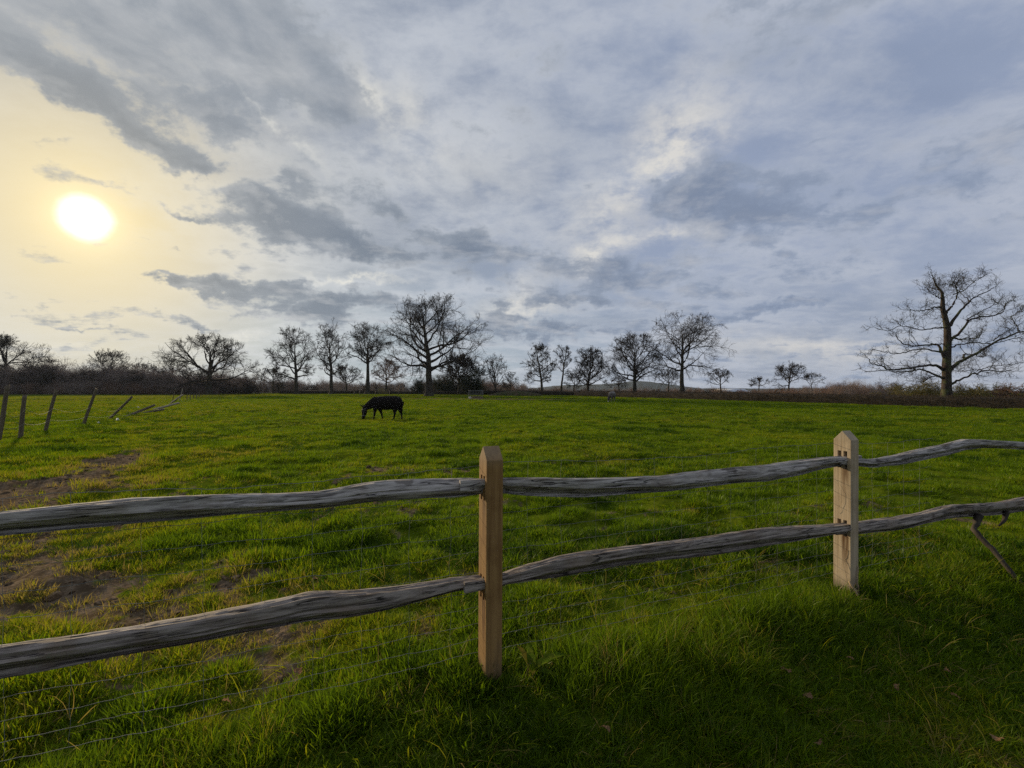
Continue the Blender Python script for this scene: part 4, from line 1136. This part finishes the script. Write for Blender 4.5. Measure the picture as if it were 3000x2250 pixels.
    h = fbm(co[:, 0] + co[:, 1] * .7 + seed, co[:, 2] + co[:, 1] * .4, 14, 3, .6) - .5
    co += nn * (h * .026)[:, None] * sm(co[:, 2], .35, .6)[:, None]
    res.vertices.foreach_set('co', co.ravel()); res.update()
    return res
def coat_dark(nt):
    n = noise(coord('Object'), 22, 4, .65)
    return principled(nt, mixc(sstep(n, .35, .7), (.006, .005, .005, 1), (.016, .012, .010, 1)), .85, .12, n, .5, .02)
def coat_grey(nt):
    c = coord('Object'); x, y, z = xyz(c)
    n = noise(c, 16, 4, .65); big = noise(c, 3., 3, .6)
    col = mixc(sstep(n, .35, .7), (.085, .072, .064, 1), (.16, .138, .122, 1))
    col = mixc(sstep(z, .98, 1.16) * .6, col, (.30, .275, .26, 1))
    col = mixc(sstep(big, .5, .62) * .5, col, (.10, .075, .055, 1))
    col = mixc(sstep(x, -1.02, -1.20) * sstep(z, .75, .55), col, (.055, .045, .042, 1))
    col = mixc(sstep(z, .20, .08) * sstep(x, -1.10, -1.20), col, (.55, .52, .48, 1))
    return principled(nt, col, .8, .2, n, .5, .02)
M_d1 = material('black_brown_coat', coat_dark); M_d2 = material('grey_roan_coat', coat_grey)
M_halter = material('grey_webbing', lambda nt: principled(nt, (.16, .16, .17, 1), .7, .3))
M_hoof = material('hoof', lambda nt: principled(nt, (.03, .026, .022, 1), .5, .3))
def donkey(label, px, Y, rz, mat, seed, halter):
    t = empty('donkey', at(px, Y) - Vector((0, 0, .015)), rz)
    obj('body', donkey_body(seed), mat, t)
    if halter:
        K = .002094
        def ring(name, zx, zy, rx, ry, tilt, par):
            c = np.array([(zx - 1200) * K, 0, (975 - zy) * K])
            a = np.linspace(0, 2 * np.pi, 20)
            P = [(c[0] + math.cos(u) * rx * math.cos(tilt), math.sin(u) * ry, c[2] + math.cos(u) * rx * math.sin(tilt)) for u in a]
            return obj(name, tube_mesh(name, P, .012, 5), M_halter, par)
        hs = ring('halter', 607, 705, .150, .112, .25, t)
        ring('noseband', 581, 882, .108, .082, .1, hs)
        for s in (-1, 1):
            P = [((zx - 1200) * K, s * w, (975 - zy) * K) for zx, zy, w in ((612, 712, .108), (606, 760, .108), (598, 810, .10), (588, 860, .083), (582, 884, .076))]
            obj('cheek_strap', tube_mesh('cheek_strap', P, .012, 5), M_halter, hs)
    return tag(t, label, 'donkey')
donkey('black donkey wearing a grey halter, grazing in the field on the left of centre', 1136, 24.6, 0.0, M_d1, 3, True)
donkey('pale grey donkey grazing far off in front of the hedge', 1793, 55.0, R(58), M_d2, 9, False)

# ------------------------------------------------------------------ ring feeder
def feeder():
    c = at(1394, 70); t = empty('hay_feeder', (c.x, c.y, c.z - .04))
    M_steel = material('galvanised_tube', lambda nt: principled(nt, (.15, .155, .155, 1), .7, .2))
    M_sheet = material('feeder_sheet', lambda nt: principled(nt, mixc(sstep(noise(coord('Object'), 2., 4, .6), .4, .6), (.16, .13, .09, 1), (.07, .05, .032, 1)), .6, .4))
    Rf = 1.12
    a = np.linspace(0, 2 * np.pi, 33)
    for z, r in ((1.26, .030), (.72, .014), (.36, .014)):
        obj('hoop', tube_mesh('hoop', [(Rf * math.cos(u), Rf * math.sin(u), z) for u in a], r, 6), M_steel, t)
    bar = tube_mesh('upright_bar', [(0, 0, .02), (0, 0, .6), (0, 0, 1.26)], .014, 6)
    for i in range(16):
        u = i / 16 * 2 * np.pi
        obj('upright_bar', bar, M_steel, t, (Rf * math.cos(u), Rf * math.sin(u), 0))
    for i in range(4):
        u = np.linspace(i * np.pi / 2 + .02, (i + 1) * np.pi / 2 - .02, 9)
        V = [(q * math.cos(w), q * math.sin(w), z) for q in (Rf - .012, Rf + .012) for z in (0, .20) for w in u]
        n = 9; Q = []
        for j in range(n - 1):
            Q += [(j, j + n, j + n + 1, j + 1), (2 * n + j, 2 * n + j + 1, 3 * n + j + 1, 3 * n + j), (n + j, 3 * n + j, 3 * n + j + 1, n + j + 1)]
        obj('base_panel', mesh_np('base_panel', V, Q, smooth=True), M_sheet, t)
    tag(t, 'round metal ring feeder standing on mud right of the tallest oak', 'feeder')
    # a white tub standing against it
    b = tube_mesh('feed_tub', [(0, 0, 0), (0, 0, .01), (0, 0, .28), (0, 0, .30), (0, 0, .29), (0, 0, .05)], [.17, .18, .22, .225, .205, .165], 14)
    p = at(1377, 68.4); tag(obj('feed_tub', b, material('white_tub', lambda nt: principled(nt, (.62, .60, .52, 1), .5, .3)), None, p), 'small white feed tub at the left foot of the ring feeder', 'tub')
    # hay left in the bottom
    rg = np.random.default_rng(2)
    k = 700; ang = rg.uniform(0, 6.28, k); rad = np.sqrt(rg.random(k)) * .98
    b = np.stack([np.cos(ang) * rad, np.sin(ang) * rad, rg.uniform(.0, .22, k)], -1)
    P, Rr = grow(rg, b, rg.normal(0, 1, (k, 3)) * np.array([1, 1, .35]), np.full(k, .3), 2, .3, 0, np.full(k, .012), np.full(k, .008))
    V, Q = tubes(P, Rr, 3)
    M_hay = material('hay', lambda nt: principled(nt, (.20, .13, .06, 1), .9, .1))
    o = obj('hay_pile', mesh_np('hay_pile', V, Q), M_hay, None, (c.x, c.y, c.z + .02))
    tag(o, 'loose brown hay lying inside the ring feeder', 'hay', kind='stuff')
feeder()
# a low earth mound beside it
def mound():
    c = at(1510, 92); rg = np.random.default_rng(4)
    a = np.linspace(0, 2 * np.pi, 33)[:-1]; V = []
    for r, h in ((1, -.2), (.8, .35), (.55, .72), (.3, .92), (.05, 1.0)):
        V += [(r * 6.2 * math.cos(u), r * 2.2 * math.sin(u), h * .95 * (1 + .25 * (float(fbm(np.array([r * 3 * math.cos(u) + 9]), np.array([r * 3 * math.sin(u) + 9]), 1.5, 3)[0]) - .5))) for u in a]
    Q = [(i * 32 + j, i * 32 + (j + 1) % 32, (i + 1) * 32 + (j + 1) % 32, (i + 1) * 32 + j) for i in range(4) for j in range(32)]
    m = material('weedy_mound', lambda nt: principled(nt, mixc(sstep(noise(coord('Object'), 2., 5, .6), .42, .58), (.035, .045, .014, 1), (.075, .055, .032, 1)), .95, .1, noise(coord('Object'), 5., 4, .6), .8, .1))
    tag(obj('earth_mound', mesh_np('earth_mound', V, Q, [(128 + j, 128 + (j + 1) % 32, 128 + (j + 16) % 32) for j in range(0)], smooth=True), m, None, c), 'low weedy earth mound right of the ring feeder', 'mound')
mound()

# ------------------------------------------------------------------ plants and litter by the rail fence
def leafmat(name, c, c2):
    def f(nt):
        col = mixc(sstep(noise(coord('Object'), 30., 3, .6), .4, .62), c, c2)
        d = nt.nodes.new('ShaderNodeBsdfDiffuse'); _put(d.inputs[0], col)
        tr = nt.nodes.new('ShaderNodeBsdfTranslucent'); _put(tr.inputs[0], col)
        m1 = nt.nodes.new('ShaderNodeMixShader'); m1.inputs[0].default_value = .4
        nt.links.new(d.outputs[0], m1.inputs[1]); nt.links.new(tr.outputs[0], m1.inputs[2]); return m1.outputs[0]
    return material(name, f)
M_dock = leafmat('dock_leaf', (.075, .125, .012, 1), (.12, .15, .018, 1))
M_dockold = leafmat('dock_leaf_yellowing', (.14, .12, .02, 1), (.10, .095, .02, 1))
M_dead = leafmat('dead_oak_leaf', (.30, .19, .11, 1), (.22, .13, .07, 1))
def leaf_mesh(L, W, arch, fold=.25, lobes=0, seed=0):
    n = 14; t = np.linspace(0, 1, n)
    w = W * np.sin(np.pi * t**.8)**.7 * (1 + (.35 * np.sin(t * lobes * 2 * np.pi) if lobes else .05 * np.sin(t * 30)))
    x = L * np.sin(arch * t) / arch; z = L * (1 - np.cos(arch * t)) / arch
    V = []
    for s in (-1, -.5, 0, .5, 1):
        V.append(np.stack([x, s * w, -z + abs(s) * w * fold + .004 * np.sin(t * 22 + s * 4)], -1))
    V = np.concatenate(V)
    Q = [(i * n + j, i * n + j + 1, (i + 1) * n + j + 1, (i + 1) * n + j) for i in range(4) for j in range(n - 1)]
    return mesh_np('leaf', V, Q, smooth=True)
dp = at(1560, 2.40); dock = empty('dock_plant', dp)
tag(dock, 'broad-leaved dock plant in the grass right of the brown post', 'plant')
for i, (rz, tilt, L, W, arch, m) in enumerate(((.35, -.8, .24, .030, 1.2, M_dock), (2.6, -1.15, .15, .025, .5, M_dockold), (1.9, -1.25, .14, .024, .4, M_dock), (-.5, -.6, .14, .022, .9, M_dock), (-1.6, -.85, .12, .022, .8, M_dockold))):
    o = obj('leaf', leaf_mesh(L, W, arch, .35, 0, i), m, dock, (0, 0, .01)); o.rotation_euler = (0, tilt, rz)
rg = np.random.default_rng(77)
for i, (px, py, sc, lab) in enumerate(((2312, 1997, .042, 'curled pinkish dead oak leaf in the shaded grass below the pale post'), (2380, 2075, .032, 'tan dead leaf standing on edge in the verge grass'), (2500, 1960, .026, 'small pale dead leaf in the verge right of the pale post'),
      (2628, 2035, .026, 'whitish dry leaf fragment on the verge'), (2785, 2062, .030, 'brown dead leaf near the bare corner patch'), (2780, 1992, .026, 'small brown leaf on the right verge'), (1785, 2178, .034, 'tan dead leaf in the bottom grass right of the brown post'),
      (2920, 2205, .036, 'pale dead leaf on the edge of the bare soil corner'), (650, 2088, .036, 'brown dead leaf in the grass under the lower left rail'), (880, 2010, .034, 'pale dead leaf beneath the left rail near the muddy spot'), (925, 1720, .030, 'dry leaf on the muddy spot beyond the left rails'), (2405, 2215, .030, 'curled dead leaf at the bottom edge of the verge'))):
    Y = 1.5 * F / (py - 1148)
    for _ in range(10): Y = (EYE - gz((px - 1500) / F * Y, Y)) * F / (py - 1148)
    Y *= .985
    p = at(px, Y, .085)
    o = obj('dead_leaf', leaf_mesh(sc * 1.5, sc * .55, 1.4, .5, 3, i), M_dead, None, p); o.rotation_euler = (rg.uniform(-.8, .8), rg.uniform(-.9, .2), rg.uniform(0, 6.28))
    tag(o, lab, 'leaf', 'dead leaves lying in the grass')
# dry climbing stems at the foot of the pale post
M_dry = material('dry_stem', lambda nt: principled(nt, (.34, .25, .15, 1), .8, .2))
bp = FA + FT * BAY
dry = empty('dry_climber', (bp[0], bp[1], gz(*bp)), FENCE_RZ)
tag(dry, 'dry tan climbing stems curled round the foot of the pale post', 'plant')
w, dd = PW / 2, PD / 2
for i, (pts, r) in enumerate((([(-w - .02, -dd - .03, .0), (-w - .015, -dd + .01, .10), (-w - .012, -dd + .05, .26), (-w - .008, -dd + .03, .34)], .0018), ([(-w + .07, -dd - .02, -.03), (-w + .06, -dd - .012, .10), (-w + .07, -dd - .008, .22)], .0045),
      ([(-w - .05, -dd - .02, .13), (-w - .03, -dd - .05, .07), (-w - .01, -dd - .06, .02), (-w - .0, -dd - .09, -.04), (-w - .04, -dd - .10, -.07), (-w - .07, -dd - .07, -.05)], .0075), ([(-w - .06, -dd + .01, .10), (-w - .10, -dd + .02, .06), (-w - .11, -dd - .03, -.02)], .0035),
      ([(-w - .012, -dd + .10, .60), (-w - .012, -dd + .05, .70), (-w - .010, -dd + .075, .80), (-w - .008, -dd + .12, .85)], .0008), ([(-w - .04, -dd - .05, .09), (-w, -dd - .045, .06), (-w + .04, -dd - .035, .02)], .004))):
    obj('stem', tube_mesh('stem', bez(pts, 14) + rg.normal(0, .0015, (14, 3)), np.linspace(r, r * .5, 14), 5), M_dry, dry)

# ------------------------------------------------------------------ grass
def tuft(seed, blades, h0, h1, spread, width, segs=3, droop=1.0, stiff=.35):
    rg = np.random.default_rng(seed)
    n = blades
    ang = rg.uniform(0, 6.28, n); rad = spread * np.sqrt(rg.random(n))
    base = np.stack([np.cos(ang) * rad, np.sin(ang) * rad, np.full(n, -.012)], -1)
    az = ang + rg.normal(0, .9, n); lean = np.abs(rg.normal(stiff, .25, n)); L = rg.uniform(h0, h1, n)
    d = np.stack([np.cos(az) * np.sin(lean), np.sin(az) * np.sin(lean), np.cos(lean)], -1)
    P = [base]; cur = base
    for i in range(segs):
        cur = cur + d * (L / segs)[:, None]; P.append(cur)
        d = unit(d + np.stack([np.cos(az), np.sin(az), -.55 + 0 * az], -1) * (rg.uniform(.15, .75, n) * droop * (i + 1) / segs)[:, None])
    P = np.stack(P, 1)
    side = np.stack([-np.sin(az), np.cos(az), 0 * az], -1) + rg.normal(0, .4, (n, 3)); side = unit(side)
    wd = width * rg.uniform(.7, 1.3, n)
    prof = np.array([.75, 1.0, .8, .5, .25])[:segs]
    V, Q, T, B = [], [], [], []
    k = segs * 2 + 1
    Vn = np.zeros((n, k, 3))
    for i in range(segs):
        Vn[:, 2 * i] = P[:, i] - side * (wd * prof[i] / 2)[:, None]; Vn[:, 2 * i + 1] = P[:, i] + side * (wd * prof[i] / 2)[:, None]
    Vn[:, -1] = P[:, -1]
    o = np.arange(n)[:, None] * k
    for i in range(segs - 1): Q.append(o + np.array([[2 * i, 2 * i + 1, 2 * i + 3, 2 * i + 2]]))
    T = o + np.array([[2 * segs - 2, 2 * segs - 1, 2 * segs]])
    me = mesh_np('tuft', Vn.reshape(-1, 3), np.concatenate(Q), T)
    a = me.attributes.new('blade', 'FLOAT', 'POINT'); a.data.foreach_set('value', np.repeat(rg.random(n), k).astype(np.float32))
    me.materials.append(M_grass)
    return bpy.data.objects.new('tuft', me)

def grass_points(n, r0, r1, half, seed, power):
    """points in a wide wedge of ground in front, thinning out with distance"""
    rg = np.random.default_rng(seed)
    u = rg.random(n)
    e = 2 - power
    r = (r0**e + u * (r1**e - r0**e))**(1 / e)
    a = rg.uniform(-half, half, n)
    return r * np.sin(a), r * np.cos(a), r, rg

def build_field_grass():
    protos = [tuft(500 + i, 26, .035, .085, .055, .0042, 3) for i in range(8)]
    N = 140000
    x, y, r, rg = grass_points(N, 1.5, 75, R(58), 21, 1.62)
    n = fence_n(x, y)
    mud = mud_amount(x, y)
    keep = (n < .12) & (rg.random(N) > sm(mud, .15, .75) * .96)
    hp = fbm(x, y, .9, 4, .55, 30.); pt = fbm(x, y, .45, 4, .6, 60.); cl = fbm(x, y, 4.2, 3, .5, 90.)
    keep &= rg.random(N) < .42 + 1.0 * sm(cl, .40, .58)
    x, y, r, hp, pt, cl, mud = [v[keep] for v in (x, y, r, hp, pt, cl, mud)]
    k = len(x)
    z = ground_z(x, y)
    size = (.44 + .70 * sm(hp, .45, .70) + .80 * sm(cl, .46, .66)) * (.80 + .2 * sm(r, 3, 9)) * rg.uniform(.75, 1.25, k)
    far = 1 + .045 * r
    tint = .60 + .75 * (pt - .5) - .34 * sm(hp, .55, .75) + .30 * sm(mud, .05, .4) + rg.normal(0, .07, k)
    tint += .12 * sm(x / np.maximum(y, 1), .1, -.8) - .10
    rot = np.stack([rg.normal(0, .12, k), rg.normal(0, .12, k), rg.uniform(0, 6.28, k)], -1)
    w = far**.85
    scl = np.stack([size**.5 * w, size**.5 * w, size * (1 + .006 * r)], -1)
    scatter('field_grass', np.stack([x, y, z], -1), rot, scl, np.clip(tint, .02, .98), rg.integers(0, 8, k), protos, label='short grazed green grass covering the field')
build_field_grass()

def build_far_grass():
    protos = [tuft(540 + i, 22, .05, .11, .075, .010, 2) for i in range(6)]
    N = 62000
    x, y, r, rg = grass_points(N, 38, 122, R(56), 23, .9)
    mud = mud_amount(x, y); hp = fbm(x, y, .10, 4, .55, 30.); pt = fbm(x, y, .05, 4, .6, 60.)
    hx = 13 + (92 - y) * .51
    keep = (rg.random(N) > sm(mud, .15, .75) * .97) & (x < hx - .6) & (y < 106)
    x, y, r, hp, pt = [v[keep] for v in (x, y, r, hp, pt)]; k = len(x)
    size = rg.uniform(.6, 1.3, k)
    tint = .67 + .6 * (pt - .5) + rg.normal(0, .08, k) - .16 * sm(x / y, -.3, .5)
    rot = np.stack([rg.normal(0, .1, k), rg.normal(0, .1, k), rg.uniform(0, 6.28, k)], -1)
    w = 2.2 + .016 * r
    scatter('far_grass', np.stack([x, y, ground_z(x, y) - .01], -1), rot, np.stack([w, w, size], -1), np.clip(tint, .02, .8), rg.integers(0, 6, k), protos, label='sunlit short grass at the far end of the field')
build_far_grass()

def build_tussocks():
    """darker coarse tufts and clods dotted over the whole field"""
    protos = [tuft(600 + i, 70, .07, .16, .15, .006, 3, 1.2, .6) for i in range(6)]
    N = 17000
    x, y, r, rg = grass_points(N, 3.5, 95, R(58), 31, 1.25)
    n = fence_n(x, y); mud = mud_amount(x, y); c = fbm(x, y, .35, 4, .6, 44.)
    keep = (n < -.2) & (mud < .5) & (rg.random(N) < sm(c, .42, .62))
    x, y, r, c = x[keep], y[keep], r[keep], c[keep]; k = len(x)
    s = rg.uniform(.5, 1.3, k) * (1 + .008 * r)
    rot = np.stack([0 * s, 0 * s, rg.uniform(0, 6.28, k)], -1)
    scatter('grass_tussocks', np.stack([x, y, ground_z(x, y) - .02], -1), rot, np.stack([s * (1.2 + .022 * r), s, s * rg.uniform(.6, 1.15, k)], -1), np.clip(rg.normal(.10, .12, k), 0, .9), rg.integers(0, 6, k), protos, label='coarse darker grass tufts dotted over the field')
build_tussocks()

def build_verge():
    protos = [tuft(700 + i, 22, .09, .24, .05, .0046, 5, .75, .30) for i in range(8)]
    N = 19000
    rg = np.random.default_rng(41)
    s = rg.uniform(-4.5, 6.5, N); n = rg.uniform(-.32, 2.6, N)
    x = FA[0] + FT[0] * s + FN[0] * n; y = FA[1] + FT[1] * s + FN[1] * n
    r = np.hypot(x, y)
    mud = mud_amount(x, y); hp = fbm(x, y, 1.6, 4, .55, 130.); cl = fbm(x, y, 4.0, 3, .5, 190.)
    crest = np.exp(-((n - .12) / .28)**2)
    keep = (r > .9) & (y > -.5) & (rg.random(N) > sm(mud, .25, .8)) & (rg.random(N) < .35 + .75 * sm(cl, .35, .6)) & ((n > -.08) | (rg.random(N) < .22))
    x, y, r, n, mud, hp, crest = [v[keep] for v in (x, y, r, n, mud, hp, crest)]; k = len(x)
    size = (.30 + .42 * sm(hp, .42, .7) + .28 * crest) * rg.uniform(.7, 1.25, k)
    size *= 1 - .45 * sm(mud, .1, .5)
    sa = (x - FA[0]) * FT[0] + (y - FA[1]) * FT[1]
    for pk in (0.0, BAY): size *= 1 - .55 * np.exp(-(((sa - pk) / .16)**2 + ((n - .08) / .22)**2))
    size *= (1 - .25 * sm(sa, .2, -.6)) * (1 - .25 * sm(sa, 2.8, 3.4))
    tint = .38 + .45 * (fbm(x, y, 1.1, 3, .5, 210.) - .5) + .5 * sm(mud, .12, .5) + rg.normal(0, .09, k) + .12 * (rg.random(k) < .05) * 4
    rot = np.stack([rg.normal(0, .22, k), rg.normal(0, .22, k), rg.uniform(0, 6.28, k)], -1)
    scatter('verge_grass', np.stack([x, y, ground_z(x, y)], -1), rot, np.stack([size**.4, size**.4, size], -1), np.clip(tint, .02, .98), rg.integers(0, 8, k), protos, label='long rank grass growing along the fence and the verge')
    # short matted turf under it
    protos = [tuft(750 + i, 30, .03, .085, .06, .0042, 3, 1.3, .7) for i in range(6)]
    N = 22000
    s = rg.uniform(-4.5, 6.5, N); n = rg.uniform(-.1, 2.6, N)
    x = FA[0] + FT[0] * s + FN[0] * n; y = FA[1] + FT[1] * s + FN[1] * n
    mud = mud_amount(x, y)
    keep = (np.hypot(x, y) > .9) & (y > -.3) & (rg.random(N) > sm(mud, .3, .9) * .97); x, y, mud = x[keep], y[keep], mud[keep]; k = len(x)
    sc = rg.uniform(.6, 1.3, k)
    tn = .38 + .8 * (fbm(x, y, 2.2, 4, .6, 250.) - .5) + .45 * sm(mud, .1, .5) + rg.normal(0, .14, k)
    rot = np.stack([rg.normal(0, .3, k), rg.normal(0, .3, k), rg.uniform(0, 6.28, k)], -1)
    scatter('verge_turf', np.stack([x, y, ground_z(x, y)], -1), rot, np.stack([sc, sc, sc], -1), np.clip(tn, .02, .98), rg.integers(0, 6, k), protos, label='short matted turf under the long verge grass')
    # straw-coloured dead blades lying through it
    protos = [tuft(800 + i, 7, .10, .24, .06, .0036, 4, 1.4, .9) for i in range(4)]
    N = 1500
    s = rg.uniform(-3.5, 5.0, N); n = rg.uniform(-1.6, 2.2, N)
    x = FA[0] + FT[0] * s + FN[0] * n; y = FA[1] + FT[1] * s + FN[1] * n
    keep = y > .6; x, y = x[keep], y[keep]; k = len(x)
    rot = np.stack([rg.normal(0, .3, k), rg.normal(0, .3, k), rg.uniform(0, 6.28, k)], -1)
    sc = rg.uniform(.5, 1.1, k)
    scatter('dead_grass', np.stack([x, y, ground_z(x, y) + .01], -1), rot, np.stack([sc, sc, sc], -1), np.clip(rg.normal(.93, .08, k), .6, 1), rg.integers(0, 4, k), protos, label='dry straw-coloured blades lying through the green grass')
build_verge()

def build_clods():
    """trodden earth: lumps and hoof-thrown clods over the bare patches"""
    protos = []
    for i in range(6):
        bm = bmesh.new(); bmesh.ops.create_icosphere(bm, subdivisions=2, radius=1.0)
        rg = np.random.default_rng(900 + i)
        for v in bm.verts:
            k = .75 + .6 * float(fbm(np.array([v.co.x * 1.3 + 9 + i]), np.array([v.co.y * 1.3 + v.co.z + 7]), 1.2, 3)[0] - .3)
            v.co = v.co * k; v.co.z *= .55
        me = bpy.data.meshes.new('clod'); bm.to_mesh(me); bm.free(); me.materials.append(M_clod)
        protos.append(bpy.data.objects.new('clod', me))
    rg = np.random.default_rng(61)
    N = 60000
    x = rg.uniform(-13, 3, N); y = rg.uniform(2.2, 13, N)
    mud = mud_amount(x, y); c = fbm(x, y, 3.0, 3, .6, 15.)
    keep = (fence_n(x, y) < -.15) & (rg.random(N) < sm(mud, .2, .7) * .60 * sm(c, .35, .6) * np.minimum(1, 4.5 / np.hypot(x, y)))
    x, y = x[keep], y[keep]; k = len(x)
    s = rg.lognormal(-3.95, .5, k)
    rot = np.stack([rg.normal(0, .4, k), rg.normal(0, .4, k), rg.uniform(0, 6.28, k)], -1)
    scatter('mud_clods', np.stack([x, y, ground_z(x, y)], -1), rot, np.stack([s * rg.uniform(.8, 1.6, k), s, s], -1), rg.random(k), rg.integers(0, 6, k), protos, label='trodden mud clods on the bare patches at the left')
def _clod(nt):
    t = attr('tint', 'INSTANCER'); n = noise(coord('Object'), 2.5, 4, .6)
    return principled(nt, mixc(sstep(n + t * .3, .4, .85), (.060, .040, .024, 1), (.20, .145, .092, 1)), 1.0, 0.0)
M_clod = material('mud_clod', _clod)
build_clods()

# ------------------------------------------------------------------ the evening haze
def build_haze():
    V = [(x, y, z) for z in (-9, 46) for y in (-400, 2500) for x in (-1900, 2800)]
    Q = [(0, 2, 3, 1), (4, 5, 7, 6), (0, 1, 5, 4), (2, 6, 7, 3), (0, 4, 6, 2), (1, 3, 7, 5)]
    m = bpy.data.materials.new('evening_haze'); m.use_nodes = True
    nt = m.node_tree; nt.nodes.clear()
    p = nt.nodes.new('ShaderNodeVolumePrincipled'); p.inputs['Color'].default_value = (.66, .80, 1.0, 1)
    p.inputs['Density'].default_value = .00008; p.inputs['Anisotropy'].default_value = .25
    out = nt.nodes.new('ShaderNodeOutputMaterial'); nt.links.new(p.outputs[0], out.inputs['Volume'])
    tag(obj('haze', mesh_np('haze', V, Q), m), 'thin bluish evening haze over the fields', kind='stuff')
build_haze()
